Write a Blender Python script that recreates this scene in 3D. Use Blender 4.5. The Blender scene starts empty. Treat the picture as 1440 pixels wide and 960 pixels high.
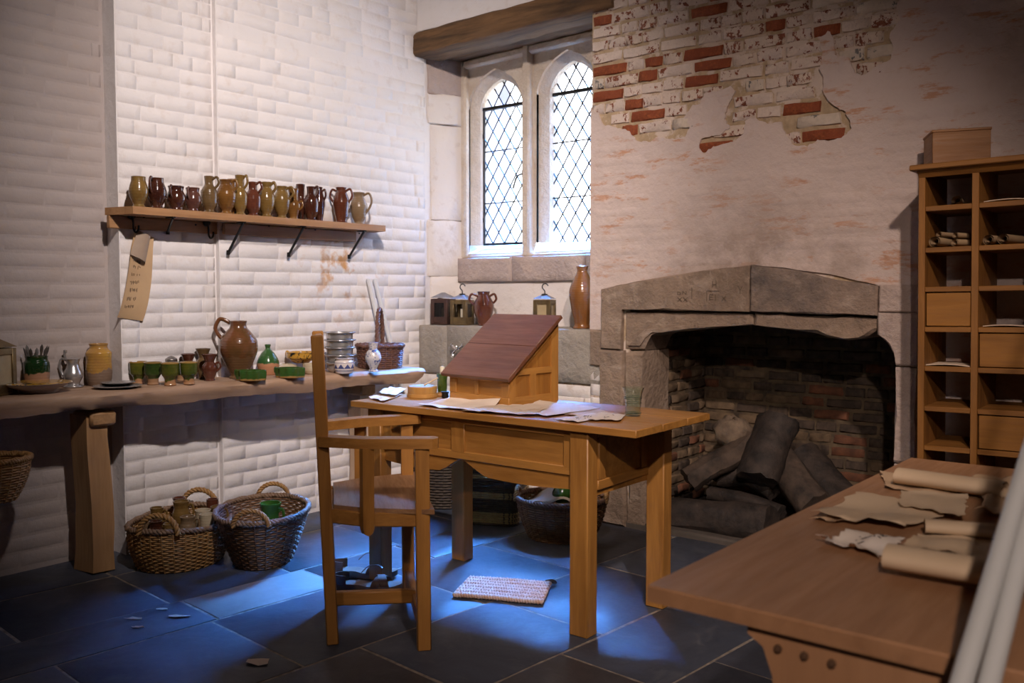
import bpy, bmesh, math, random
from mathutils import Vector, Matrix, geometry
random.seed(7)
C = bpy.context.scene.collection
SC = bpy.context.scene
R_ = math.radians

# ------------------------------------------------------------------ camera
FPX, HZ, CAMH = 1280.0, 412.0, 1.23
PITCH = math.atan((480 - HZ) / FPX)
YAW = math.atan(1030 / 1280)
cam_d = bpy.data.cameras.new('camera'); cam = bpy.data.objects.new('camera', cam_d); C.objects.link(cam)
cam.location = (0, 0, CAMH)
cam.rotation_euler = (math.pi / 2 - PITCH, 0, YAW)
cam_d.sensor_width = 36; cam_d.lens = 36 * FPX / 1440
cam_d.dof.use_dof = True; cam_d.dof.focus_distance = 3.7; cam_d.dof.aperture_fstop = 4.0
SC.camera = cam
# ------------------------------------------------------------------ world: overcast daylight outside the window
w = bpy.data.worlds.new('daylight'); SC.world = w; w.use_nodes = True
bg = w.node_tree.nodes['Background']; bg.inputs[1].default_value = 7.5
_tc = w.node_tree.nodes.new('ShaderNodeTexCoord'); _sx = w.node_tree.nodes.new('ShaderNodeSeparateXYZ'); _rp = w.node_tree.nodes.new('ShaderNodeValToRGB')
w.node_tree.links.new(_tc.outputs['Generated'], _sx.inputs[0]); w.node_tree.links.new(_sx.outputs[2], _rp.inputs[0]); w.node_tree.links.new(_rp.outputs[0], bg.inputs[0])
_e = _rp.color_ramp.elements               # pale hazy horizon, clear blue sky higher up
_e[0].position = 0.0; _e[0].color = (0.78, 0.76, 0.76, 1); _e[1].position = 0.8; _e[1].color = (0.20, 0.62, 1.9, 1)
_q = _e.new(0.25); _q.color = (0.78, 0.80, 0.88, 1)
# ------------------------------------------------------------------ daylight falling through the window: cold against the warm lamps, very soft
sun_d = bpy.data.lights.new('soft_daylight', 'SUN'); sun = bpy.data.objects.new('soft_daylight', sun_d); C.objects.link(sun)
sun_d.energy = 330.0; sun_d.color = (0.08, 0.32, 1.0); sun_d.angle = R_(40)
sun.location = (-4.2, 6.5, 5.0); sun.rotation_euler = Vector((0.66, -1.42, -2.2)).to_track_quat('-Z', 'Y').to_euler()
# ------------------------------------------------------------------ lamps of the room (warm gallery spots on the ceiling)
def spot(name, loc, aim, watts, size, blend, col=(1, 0.79, 0.69), rad=0.06):
    d = bpy.data.lights.new(name, 'SPOT'); o = bpy.data.objects.new(name, d); C.objects.link(o)
    o.location = loc; o.rotation_euler = (Vector(aim) - Vector(loc)).to_track_quat('-Z', 'Y').to_euler()
    d.energy = watts; d.spot_size = R_(size); d.spot_blend = blend; d.color = col; d.shadow_soft_size = rad
    return o
spot('ceiling_spot', (-0.9, 1.2, 3.57), (-4.0, 3.45, 1.45), 620, 62, 1.0, (1, 0.86, 0.81))
spot('ceiling_spot', (0.6, 0.3, 3.4), (-2.0, 3.5, 0.95), 480, 46, 0.95)
spot('ceiling_spot', (0.9, -1.7, 3.0), (-0.5, 1.9, 0.75), 330, 44, 1.0)
pd = bpy.data.lights.new('window_portal', 'AREA'); pd.shape = 'RECTANGLE'; pd.size = 1.1; pd.size_y = 1.3
pd.cycles.is_portal = True
po = bpy.data.objects.new('window_portal', pd); C.objects.link(po); po.location = (-3.41, 4.62, 2.06); po.rotation_euler = (-math.pi / 2, 0, 0)
# ------------------------------------------------------------------ exposure
vs = SC.view_settings
SC.display_settings.display_device = 'sRGB'
vs.view_transform = 'Standard'; vs.look = 'None'; vs.exposure = 0.08; vs.gamma = 1.0; vs.use_curve_mapping = False
cy = SC.cycles
cy.use_denoising = True; cy.max_bounces = 8; cy.diffuse_bounces = 5; cy.glossy_bounces = 4; cy.transparent_max_bounces = 12
cy.sample_clamp_indirect = 6.0; cy.caustics_reflective = False; cy.caustics_refractive = False

# ------------------------------------------------------------------ survey helpers: where a sight line meets a real plane
_Fh = Vector((-math.sin(YAW), math.cos(YAW), 0)); _R = Vector((_Fh.y, -_Fh.x, 0))
_F = _Fh * math.cos(PITCH) + Vector((0, 0, -math.sin(PITCH))); _U = _R.cross(_F)
def _ray(px, py): return _F + _R * ((px - 720) / FPX) + _U * ((480 - py) / FPX)
def atz(px, py, z):
    d = _ray(px, py); return Vector((0, 0, CAMH)) + d * ((z - CAMH) / d.z)
def atx(px, py, x):
    d = _ray(px, py); return Vector((0, 0, CAMH)) + d * (x / d.x)
def aty(px, py, y):
    d = _ray(px, py); return Vector((0, 0, CAMH)) + d * (y / d.y)

# ------------------------------------------------------------------ mesh builder
def frame_from(d, up=Vector((0, 0, 1))):
    d = d.normalized()
    if abs(d.dot(up)) > 0.97: up = Vector((1, 0, 0))
    a = up.cross(d).normalized(); b = d.cross(a)
    return a, b
class MB:
    def __init__(s): s.v = []; s.f = []
    def add(s, vs_, fs):
        n = len(s.v); s.v += [tuple(p) for p in vs_]; s.f += [tuple(i + n for i in f) for f in fs]
    def box(s, c, size, bev=0.0, M=None):
        hx, hy, hz = size[0] / 2, size[1] / 2, size[2] / 2
        if bev <= 0:
            P = [Vector((x * hx, y * hy, z * hz)) for x in (-1, 1) for y in (-1, 1) for z in (-1, 1)]
            F = [(0, 1, 3, 2), (4, 6, 7, 5), (0, 4, 5, 1), (2, 3, 7, 6), (0, 2, 6, 4), (1, 5, 7, 3)]
        else:
            b = min(bev, hx * .9, hy * .9, hz * .9)
            P = []; idx = {}
            for x in (-1, 1):
                for y in (-1, 1):
                    for z in (-1, 1):
                        for k in range(3):
                            p = [x * hx, y * hy, z * hz]
                            for j in range(3):
                                if j != k: p[j] -= (x, y, z)[j] * b
                            idx[(x, y, z, k)] = len(P); P.append(Vector(p))
            F = []
            for k in range(3):
                i, j = [q for q in range(3) if q != k]
                for sg in (-1, 1):
                    q = []
                    for a, c2 in ((-1, -1), (1, -1), (1, 1), (-1, 1)):
                        t = [0, 0, 0]; t[k] = sg; t[i] = a; t[j] = c2
                        q.append(idx[(*t, k)])
                    nrm = (P[q[1]] - P[q[0]]).cross(P[q[2]] - P[q[1]])
                    F.append(tuple(q) if nrm[k] * sg > 0 else tuple(reversed(q)))
            for k in range(3):           # edges along axis k
                i, j = [q for q in range(3) if q != k]
                for a in (-1, 1):
                    for c2 in (-1, 1):
                        t1 = [0, 0, 0]; t1[k] = -1; t1[i] = a; t1[j] = c2
                        t2 = list(t1); t2[k] = 1
                        q = [idx[(*t1, i)], idx[(*t2, i)], idx[(*t2, j)], idx[(*t1, j)]]
                        nrm = (P[q[1]] - P[q[0]]).cross(P[q[2]] - P[q[1]])
                        ctr = Vector((0, 0, 0)); ctr[i] = a; ctr[j] = c2
                        F.append(tuple(q) if nrm.dot(ctr) > 0 else tuple(reversed(q)))
            for x in (-1, 1):
                for y in (-1, 1):
                    for z in (-1, 1):
                        q = [idx[(x, y, z, k)] for k in range(3)]
                        F.append(tuple(q) if x * y * z > 0 else tuple(reversed(q)))
        c = Vector(c)
        s.add([(M @ (p + c) if M is not None else p + c) for p in P], F)
        return s
    def beam(s, a, b, wd, dp, bev=0.003, up=Vector((0, 0, 1))):
        a = Vector(a); b = Vector(b); d = b - a; L = d.length
        x, y = frame_from(d, Vector(up)); z = d.normalized()
        M = Matrix((x, y, z)).transposed().to_4x4(); M.translation = (a + b) / 2
        return s.box((0, 0, 0), (wd, dp, L), bev, M)
    def lathe(s, prof, seg=24, c=(0, 0, 0), M=None, sx=1.0, sy=1.0, wob=0.0, caps=True):
        c = Vector(c); P = []; F = []
        for i, (r, z) in enumerate(prof):
            for k in range(seg):
                a = 2 * math.pi * k / seg
                rr = r * (1 + wob * math.cos(4 * a))
                p = Vector((rr * math.cos(a) * sx, rr * math.sin(a) * sy, z)) + c
                P.append(M @ p if M is not None else p)
        for i in range(len(prof) - 1):
            for k in range(seg):
                k2 = (k + 1) % seg
                F.append((i * seg + k, i * seg + k2, (i + 1) * seg + k2, (i + 1) * seg + k))
        if caps and prof[0][0] > 1e-5: F.append(tuple(reversed(range(seg))))
        if caps and prof[-1][0] > 1e-5: F.append(tuple((len(prof) - 1) * seg + k for k in range(seg)))
        s.add(P, F); return s
    def tube(s, pts, r, seg=8, closed=False, caps=True, flat=1.0, up=Vector((0, 0, 1))):
        pts = [Vector(p) for p in pts]; n = len(pts)
        rs = r if isinstance(r, (list, tuple)) else [r] * n
        P = []; F = []; ax = None
        for i in range(n):
            if closed: d = pts[(i + 1) % n] - pts[i - 1]
            else: d = pts[min(i + 1, n - 1)] - pts[max(i - 1, 0)]
            if d.length < 1e-9: d = Vector((0, 0, 1))
            d.normalize()
            if ax is None: ax, by = frame_from(d, up)
            else:
                ax = ax - d * ax.dot(d)
                ax = ax.normalized() if ax.length > 1e-6 else frame_from(d, up)[0]
                by = d.cross(ax)
            for k in range(seg):
                a = 2 * math.pi * k / seg
                P.append(pts[i] + ax * (math.cos(a) * rs[i]) + by * (math.sin(a) * rs[i] * flat))
        m = n if closed else n - 1
        for i in range(m):
            j = (i + 1) % n
            for k in range(seg):
                k2 = (k + 1) % seg
                F.append((i * seg + k, i * seg + k2, j * seg + k2, j * seg + k))
        if not closed and caps:
            F.append(tuple(reversed(range(seg)))); F.append(tuple((n - 1) * seg + k for k in range(seg)))
        s.add(P, F); return s
    def prism(s, poly, d0, d1, M=None):
        """poly: (a, b) points counter-clockwise seen from +c; extruded from c = d0 to c = d1, axes through M"""
        n = len(poly)
        P = [Vector((a, b, d0)) for a, b in poly] + [Vector((a, b, d1)) for a, b in poly]
        if M is not None: P = [M @ p for p in P]
        tri = geometry.tessellate_polygon([[Vector((a, b, 0)) for a, b in poly]])
        F = []
        for t in tri:
            a, b, c = [Vector((poly[i][0], poly[i][1], 0)) for i in t]
            if (b - a).cross(c - a).z < 0: t = (t[0], t[2], t[1])
            F.append(tuple(reversed(t))); F.append(tuple(i + n for i in t))
        for i in range(n):
            j = (i + 1) % n
            F.append((i, j, n + j, n + i))
        s.add(P, F); return s
    def sheet(s, fn, nu, nv, th=0.0):
        P = [fn(i / nu, j / nv) for j in range(nv + 1) for i in range(nu + 1)]
        F = [(j * (nu + 1) + i, j * (nu + 1) + i + 1, (j + 1) * (nu + 1) + i + 1, (j + 1) * (nu + 1) + i) for j in range(nv) for i in range(nu)]
        if th:
            n = len(P); P2 = [Vector(p) - Vector((0, 0, th)) for p in P]
            F2 = [tuple(reversed([i + n for i in f])) for f in F]
            rim = [i for i in range(nu + 1)] + [(j + 1) * (nu + 1) + nu for j in range(nv)] + [nv * (nu + 1) + nu - 1 - i for i in range(nu)] + [(nv - 1 - j) * (nu + 1) for j in range(nv - 1)]
            F3 = [(rim[(k + 1) % len(rim)], rim[k], rim[k] + n, rim[(k + 1) % len(rim)] + n) for k in range(len(rim))]
            P = list(P) + P2; F = F + F2 + F3
        s.add(P, F); return s
    def mesh(s, name, mat, ang=40):
        me = bpy.data.meshes.new(name); me.from_pydata(s.v, [], s.f)
        if ang > 0:
            me.polygons.foreach_set('use_smooth', [True] * len(me.polygons))
            me.set_sharp_from_angle(angle=R_(ang))
        if mat: me.materials.append(mat)
        me.update()
        return me
    def build(s, name, mat, parent=None, loc=(0, 0, 0), rotz=0.0, ang=40):
        o = bpy.data.objects.new(name, s.mesh(name, mat, ang)); C.objects.link(o)
        o.location = loc; o.rotation_euler = (0, 0, rotz)
        if parent is not None: o.parent = parent
        return o
def tag(o, label=None, cat=None, group=None, kind=None):
    if label: o['label'] = label
    if cat: o['category'] = cat
    if group: o['group'] = group
    if kind: o['kind'] = kind
    return o
def thing(name, label, cat, loc=(0, 0, 0), rotz=0.0, group=None):
    o = bpy.data.objects.new(name, None); C.objects.link(o); o.location = loc; o.rotation_euler = (0, 0, rotz)
    o.empty_display_size = 0.05
    return tag(o, label, cat, group)
def piece(name, me, parent, M):
    o = bpy.data.objects.new(name, me); C.objects.link(o); o.parent = parent; o.matrix_basis = M
    return o
def arc(c, r, a0, a1, n, u, v):
    c = Vector(c); u = Vector(u); v = Vector(v)
    return [c + u * (r * math.cos(a0 + (a1 - a0) * i / n)) + v * (r * math.sin(a0 + (a1 - a0) * i / n)) for i in range(n + 1)]
def smooth_path(pts, n=6):
    pts = [Vector(p) for p in pts]; out = []
    for i in range(len(pts) - 1):
        p0 = pts[max(i - 1, 0)]; p1 = pts[i]; p2 = pts[i + 1]; p3 = pts[min(i + 2, len(pts) - 1)]
        for k in range(n):
            t = k / n
            out.append(0.5 * ((2 * p1) + (p2 - p0) * t + (2 * p0 - 5 * p1 + 4 * p2 - p3) * t * t + (3 * p1 - p0 - 3 * p2 + p3) * t ** 3))
    out.append(pts[-1]); return out

# ------------------------------------------------------------------ materials
class NT:
    def __init__(s, name):
        s.m = bpy.data.materials.new(name); s.m.use_nodes = True; s.t = s.m.node_tree
        s.b = s.t.nodes['Principled BSDF']
    def n(s, typ, **kw):
        x = s.t.nodes.new(typ)
        for k, v in kw.items(): setattr(x, k, v)
        return x
    def l(s, a, b): s.t.links.new(a, b)
    def setin(s, node, key, v):
        if hasattr(v, 'is_linked') or hasattr(v, 'links'): s.l(v, node.inputs[key])
        else: node.inputs[key].default_value = v
    def coord(s, kind='Object', scale=(1, 1, 1), rnd=True):
        if kind == 'World':
            g = s.n('ShaderNodeNewGeometry'); out = g.outputs['Position']
        else:
            g = s.n('ShaderNodeTexCoord'); out = g.outputs['Object']
            if rnd:
                oi = s.n('ShaderNodeObjectInfo'); mu = s.n('ShaderNodeMath', operation='MULTIPLY'); s.l(oi.outputs['Random'], mu.inputs[0]); mu.inputs[1].default_value = 37.0
                ad = s.n('ShaderNodeVectorMath', operation='ADD'); s.l(out, ad.inputs[0]); s.l(mu.outputs[0], ad.inputs[1]); out = ad.outputs[0]
        mp = s.n('ShaderNodeMapping'); mp.inputs['Scale'].default_value = scale; s.l(out, mp.inputs[0]); return mp.outputs[0]
    def noise(s, vec, scale, detail=4, rough=0.55, dist=0.0):
        x = s.n('ShaderNodeTexNoise'); x.inputs['Scale'].default_value = scale; x.inputs['Detail'].default_value = detail
        x.inputs['Roughness'].default_value = rough; x.inputs['Distortion'].default_value = dist; s.l(vec, x.inputs['Vector']); return x.outputs['Fac']
    def ramp(s, fac, stops):
        r = s.n('ShaderNodeValToRGB'); e = r.color_ramp.elements
        while len(e) < len(stops): e.new(0.5)
        for k, (p, c) in enumerate(stops):
            e[k].position = p; e[k].color = (c, c, c, 1) if not isinstance(c, tuple) else (*c, 1)
        s.l(fac, r.inputs[0]); return r.outputs[0]
    def mix(s, fac, a, b, typ='MIX'):
        x = s.n('ShaderNodeMix', data_type='RGBA', blend_type=typ)
        for key, v in (('A', a), ('B', b)):
            sock = [i for i in x.inputs if i.name == key and i.type == 'RGBA'][0]
            if isinstance(v, tuple): sock.default_value = (*v[:3], 1)
            else: s.l(v, sock)
        if isinstance(fac, (int, float)): x.inputs[0].default_value = fac
        else: s.l(fac, x.inputs[0])
        return [o for o in x.outputs if o.type == 'RGBA'][0]
    def math(s, op, a, b=None, clamp=False):
        x = s.n('ShaderNodeMath', operation=op); x.use_clamp = clamp
        for i, v in enumerate((a, b)):
            if v is None: continue
            if isinstance(v, (int, float)): x.inputs[i].default_value = v
            else: s.l(v, x.inputs[i])
        return x.outputs[0]
    def sep(s, vec):
        x = s.n('ShaderNodeSeparateXYZ'); s.l(vec, x.inputs[0]); return x.outputs
    def col(s, c):
        if isinstance(c, tuple): s.b.inputs['Base Color'].default_value = (*c, 1)
        else: s.l(c, s.b.inputs['Base Color'])
    def rough(s, r):
        if isinstance(r, (int, float)): s.b.inputs['Roughness'].default_value = r
        else: s.l(r, s.b.inputs['Roughness'])
    def bump(s, h, dist=0.002, strength=1.0):
        x = s.n('ShaderNodeBump'); x.inputs['Distance'].default_value = dist; x.inputs['Strength'].default_value = strength
        s.l(h, x.inputs['Height']); s.l(x.outputs[0], s.b.inputs['Normal'])
_mats = {}
def wood(name, base, dark, axis='X', rough=0.45, scale=1.0, coat=0.0):
    key = (name, axis)
    if key in _mats: return _mats[key]
    t = NT(name + '_' + axis.lower())
    sc = {'X': (1.2, 14, 14), 'Y': (14, 1.2, 14), 'Z': (14, 14, 1.2)}[axis]
    v = t.coord('Object', tuple(q * scale for q in sc))
    a = t.noise(v, 1.6, 5, 0.6, 0.6); b = t.noise(v, 7.0, 4, 0.6, 0.2)
    v2 = t.coord('Object', (1.4, 1.4, 1.4)); c = t.noise(v2, 1.7, 3)
    m1 = t.ramp(a, [(0.32, dark), (0.62, base)])
    lite = tuple(min(1, q * 1.28) for q in base)
    m2 = t.mix(t.ramp(b, [(0.45, 0.0), (0.75, 0.55)]), m1, dark)
    m3 = t.mix(t.ramp(c, [(0.4, 0.0), (0.75, 0.5)]), m2, lite)
    t.col(m3); t.rough(t.ramp(b, [(0.3, rough - 0.06), (0.7, rough + 0.12)])); t.bump(b, 0.0012, 0.5)
    if coat: t.b.inputs['Coat Weight'].default_value = coat; t.b.inputs['Coat Roughness'].default_value = 0.25
    _mats[key] = t.m; return t.m
def glaze(name, c1, c2, rough=0.18, lower=None, zs=0.0, wob=0.02, scale=14.0, coat=0.35, rim=None, zr=None):
    t = NT(name); v = t.coord('Object', (1, 1, 1))
    vz = t.coord('Object', (1, 1, 1), rnd=False)
    n = t.noise(v, scale, 5, 0.6); n2 = t.noise(v, scale * 5, 3, 0.6)
    c = t.mix(t.ramp(n, [(0.35, 0.0), (0.68, 1.0)]), c1, c2)
    c = t.mix(t.ramp(n2, [(0.58, 0.0), (0.8, 0.4)]), c, tuple(q * 0.35 for q in c1))
    rg = rough
    if lower is not None:
        z = t.sep(vz)[2]; nn = t.noise(v, 22, 3)
        zz = t.math('ADD', z, t.math('MULTIPLY', t.math('SUBTRACT', nn, 0.5), wob * 4))
        f = t.math('MULTIPLY', t.math('SUBTRACT', zz, zs - 0.002), 250.0, True)
        c = t.mix(f, lower, c)
        rg = t.math('SUBTRACT', 0.75, t.math('MULTIPLY', f, 0.75 - rough))
    if rim is not None:
        z = t.sep(vz)[2]
        f = t.math('MULTIPLY', t.math('SUBTRACT', z, zr), 300.0, True)
        c = t.mix(f, c, rim)
    t.col(c); t.rough(rg)
    w_ = t.n('ShaderNodeTexWave', wave_type='BANDS', bands_direction='Z'); w_.inputs['Scale'].default_value = 24; w_.inputs['Distortion'].default_value = 1.0
    t.l(vz, w_.inputs['Vector'])
    t.bump(w_.outputs['Fac'], 0.0012, 0.35)
    t.b.inputs['Coat Weight'].default_value = coat; t.b.inputs['Coat Roughness'].default_value = 0.08
    return t.m
def plain(name, c, rough=0.6, metal=0.0, var=0.25, scale=20, bump=0.0, kind='Object', c2=None, dist=0.001, detail=4):
    t = NT(name); v = t.coord(kind); n = t.noise(v, scale, detail, 0.6)
    d = c2 if c2 else tuple(q * (1 - var) for q in c)
    t.col(t.mix(t.ramp(n, [(0.35, 0.0), (0.7, 1.0)]), c, d)); t.rough(rough); t.b.inputs['Metallic'].default_value = metal
    if bump: t.bump(n, dist, bump)
    return t.m
def whitewash(name, base=(0.80, 0.765, 0.75), stain=(0.50, 0.36, 0.24), s_amt=0.35, rust=False, soot=False, red=0.0, bump=0.008):
    t = NT(name); p = t.coord('World')
    n1 = t.noise(p, 2.2, 5, 0.6); n2 = t.noise(p, 14, 5, 0.6); n3 = t.noise(p, 60, 4, 0.65)
    c = t.mix(t.ramp(n1, [(0.35, 0.0), (0.75, 0.6)]), base, tuple(q * 0.86 for q in base))
    c = t.mix(t.math('MULTIPLY', t.ramp(n2, [(0.56, 0.0), (0.72, 1.0)]), s_amt * 0.6), c, stain)
    if red:
        ps = t.coord('World', (1, 1, 3.6)); nr = t.noise(ps, 5.0, 6, 0.7); nl = t.noise(p, 1.3, 3)
        c = t.mix(t.math('MULTIPLY', t.math('MULTIPLY', t.ramp(nr, [(0.55, 0.0), (0.63, 1.0)]), t.ramp(nl, [(0.42, 0.0), (0.56, 1.0)])), red), c, (0.50, 0.22, 0.09))
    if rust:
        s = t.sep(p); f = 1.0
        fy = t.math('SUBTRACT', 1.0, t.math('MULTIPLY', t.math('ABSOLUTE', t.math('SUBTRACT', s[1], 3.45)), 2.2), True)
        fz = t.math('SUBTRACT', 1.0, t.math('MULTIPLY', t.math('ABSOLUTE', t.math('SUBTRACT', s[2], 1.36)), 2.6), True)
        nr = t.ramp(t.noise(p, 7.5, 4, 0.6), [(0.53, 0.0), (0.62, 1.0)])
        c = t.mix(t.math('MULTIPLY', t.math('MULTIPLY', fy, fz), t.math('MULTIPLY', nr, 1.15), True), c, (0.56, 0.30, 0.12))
    if soot:
        s = t.sep(p)
        fx = t.math('SUBTRACT', 1.0, t.math('MULTIPLY', t.math('ABSOLUTE', t.math('ADD', s[0], 1.75)), 1.05), True)
        fz = t.math('SUBTRACT', 1.0, t.math('MULTIPLY', t.math('ABSOLUTE', t.math('SUBTRACT', s[2], 1.36)), 2.4), True)
        nr = t.ramp(t.noise(p, 5.0, 5, 0.65), [(0.38, 0.1), (0.62, 1.0)])
        c = t.mix(t.math('MULTIPLY', t.math('MULTIPLY', fx, fz), t.math('MULTIPLY', nr, 0.95), True), c, (0.27, 0.195, 0.145))
    t.col(c); t.rough(0.72)
    h = t.math('ADD', t.math('MULTIPLY', n3, 0.35), t.noise(p, 16, 4, 0.55))
    t.bump(h, bump, 0.55)
    return t.m
# =================================================================== STRUCTURE
M_WW = whitewash('limewash_left_wall', rust=True)
M_WWB = whitewash('limewash_back_wall', base=(0.63, 0.515, 0.462), stain=(0.48, 0.33, 0.22), s_amt=0.5, soot=True, red=0.75, bump=0.016)
M_NICHE = whitewash('limewash_niche', base=(0.77, 0.71, 0.665), stain=(0.44, 0.33, 0.24), s_amt=0.7)
t = NT('tan_mortar_with_limewash'); p = t.coord('World'); a = t.noise(p, 30, 4, .6); b = t.noise(p, 6.5, 5, .65)
c = t.mix(t.ramp(a, [(.35, 0.0), (.7, 1.0)]), (0.50, 0.37, 0.235), (0.36, 0.265, 0.16)); c = t.mix(t.ramp(b, [(.50, 0.0), (.56, .9)]), c, (0.64, 0.53, 0.45))
t.col(c); t.rough(.9); t.bump(a, .004, .7); M_MORTAR = t.m
def stone_mat(name, c, c2, c3, amt=0.5, sc=5):
    t = NT(name); v = t.coord('Object', (1, 1, 1))
    a = t.noise(v, sc, 6, 0.65); b = t.noise(v, sc * 7, 5, 0.65); d = t.noise(v, sc * 1.7, 4, 0.6, 0.5)
    k = t.mix(t.ramp(a, [(0.35, 0.0), (0.7, 1.0)]), c, c2)
    k = t.mix(t.math('MULTIPLY', t.ramp(d, [(0.52, 0.0), (0.72, 1.0)]), amt), k, c3)
    k = t.mix(t.math('MULTIPLY', t.ramp(b, [(0.55, 0.0), (0.8, 1.0)]), 0.45), k, tuple(q * 0.55 for q in c))
    t.col(k); t.rough(0.85); t.bump(t.math('ADD', b, t.math('ADD', t.math('MULTIPLY', a, 0.9), t.math('MULTIPLY', d, 0.5))), 0.018, 0.75); return t.m
M_STONE = stone_mat('grey_buff_stone', (0.33, 0.235, 0.165), (0.20, 0.145, 0.105), (0.50, 0.39, 0.30), 0.55)
M_STONE_DK = stone_mat('sooty_stone', (0.28, 0.205, 0.155), (0.11, 0.09, 0.08), (0.46, 0.36, 0.285), 0.6)
M_STONE_GREY = stone_mat('grey_ledge_stone', (0.36, 0.32, 0.27), (0.30, 0.265, 0.22), (0.24, 0.2, 0.165), 0.4, 4)
M_STONE_PALE = stone_mat('pale_window_stone', (0.72, 0.63, 0.53), (0.60, 0.50, 0.40), (0.50, 0.36, 0.23), 0.35)
M_STONE_PINK = stone_mat('pinkish_course_stone', (0.50, 0.40, 0.35), (0.42, 0.34, 0.31), (0.60, 0.47, 0.38), 0.4)
M_BEAM = wood('old_oak_beam', (0.17, 0.09, 0.037), (0.05, 0.027, 0.011), 'X', 0.8, 0.8)

def shell_box(mb, x0, x1, y0, y1, z0, z1): mb.box(((x0 + x1) / 2, (y0 + y1) / 2, (z0 + z1) / 2), (x1 - x0, y1 - y0, z1 - z0))
CEIL = 3.7
XR, YF = 1.7, -2.6
XL, XM, XA = -4.034, -4.062, -4.17           # three set-backs of the left wall
YB = 4.085
def wall(name, boxes, mat, col=None):
    mb = MB()
    for b in boxes: shell_box(mb, *b)
    return tag(mb.build(name, mat, ang=0), kind='structure')
wl3 = wall('wall_left', [(-4.7, XL, 2.66, 5.0, 0, CEIL)], M_WW)
wl2 = wall('wall_left', [(-4.7, XM, 2.152, 2.66, 0, CEIL)], M_WW)
M_WWL = whitewash('dimmed_limewash', base=(0.44, 0.38, 0.355))  # same limewash, dimness of this wall section put into a darker base colour
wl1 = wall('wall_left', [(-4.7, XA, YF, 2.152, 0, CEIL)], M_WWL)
wall('wall_front', [(-4.7, XR + .3, YF - .3, YF, 0, CEIL)], M_WW)
wall('wall_right', [(XR, XR + .3, YF - .3, 5.0, 0, CEIL)], M_WW)
wall('ceiling', [(-4.7, XR + .3, YF - .3, 5.0, CEIL, CEIL + .2)], plain('dark_boarded_ceiling', (0.22, 0.15, 0.09), 0.8, scale=6))
NX = -2.74                                   # right-hand edge of the window niche
wb = wall('wall_back', [
    (NX, XR, YB, 5.0, 1.24, CEIL), (-1.15, XR, YB, 5.0, 0, 1.24), (NX, -2.50, YB, 5.0, 0, 1.24),
    (-4.1, NX, YB, 5.0, 2.86, CEIL), (-4.1, NX, YB + 0.012, 5.0, 0, 0.74)], M_MORTAR)
wall('wall_niche', [(-4.1, NX, 4.36, 4.62, 0.74, 1.45), (-4.1, -3.93, 4.45, 4.62, 1.45, 2.9), (-2.90, NX, 4.45, 4.62, 1.45, 2.9),
                    (-4.1, NX, 4.45, 4.62, 2.72, 2.9)], M_NICHE)
# limewashed skin over the wall above the beam and under the ledge
def slab_part(name, mat, parent, x0, x1, z0, z1, y0, y1, bev=0.01, jit=0.0, ang=40):
    mb = MB(); mb.box(((x0 + x1) / 2, (y0 + y1) / 2, (z0 + z1) / 2), (x1 - x0, y1 - y0, z1 - z0), bev)
    return mb.build(name, mat, parent, ang=ang)
slab_part('plaster_skin', M_WW, wb, XL, NX, 2.83, CEIL - .01, YB - .012, YB + .05, 0.006)

# ---- bricks
def brick_mesh(name, wd, ht, seed, proud, inset, mat, jit=0.003, base=-0.006):
    r = random.Random(seed); nu, nv = 6, 4
    us = [-.5, -.5 + inset / wd, -.18, .18, .5 - inset / wd, .5]; vs2 = [-.5, -.5 + inset / ht, .5 - inset / ht, .5]
    P = []
    for j, b in enumerate(vs2):
        for i, a in enumerate(us):
            edge = i in (0, nu - 1) or j in (0, nv - 1)
            u = a * wd + r.uniform(-jit, jit); v = b * ht + r.uniform(-jit, jit) * .8
            P.append((u, v, base if edge else proud + r.uniform(-jit, jit) * .7))
    F = [(j * nu + i, j * nu + i + 1, (j + 1) * nu + i + 1, (j + 1) * nu + i) for j in range(nv - 1) for i in range(nu - 1)]
    mb = MB(); mb.add(P, F); return mb.mesh(name, mat, 60)
MAT_L = Matrix(((0, 0, 1, 0), (1, 0, 0, 0), (0, 1, 0, 0), (0, 0, 0, 1)))   # u = +Y, v = +Z, n = +X
MAT_B = Matrix(((1, 0, 0, 0), (0, 0, -1, 0), (0, 1, 0, 0), (0, 0, 0, 1)))  # u = +X, v = +Z, n = -Y
def lay(parent, meshes, base_w, basis, put, u0, u1, z0, z1, course, rnd, keep=None, lens=(0.225, 0.225, 0.11), name='brick', pick=None, jit=0.004, gap=0.0):
    """courses of single bricks; put(u, z) gives the world point on the wall face"""
    out = []; k = 0; z = z0
    while z + course * .6 < z1:
        u = u0 - (0.11 if k % 2 else 0.0) - rnd.uniform(0, .03)
        while u < u1 - .02:
            L = rnd.choice(lens) * rnd.uniform(.93, 1.07)
            a, b = max(u, u0), min(u + L, u1)
            u += L
            if b - a < .035: continue
            uc, zc, ww = (a + b) / 2, z + course / 2, b - a
            if keep and not keep(uc, zc): continue
            ms = pick(uc, zc) if pick else meshes
            me, mw = ms[rnd.randrange(len(ms))]
            M = Matrix.Translation(put(uc, zc) + Vector(basis.col[2][:3]) * rnd.uniform(-jit, jit) * .3) @ basis @ Matrix.Rotation(rnd.uniform(-.012, .012), 4, 'Z') @ Matrix.Diagonal((ww / mw, 1, 1, 1))
            out.append(piece(name, me, parent, M))
        z += course; k += 1
    return out
rb = random.Random(3)
CR = 0.0695
ml = [(brick_mesh('whitewashed_brick', .225, CR, s, 0.0025, 0.0055, M_WW, 0.0013, -.003), .225) for s in range(8)]
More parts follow.
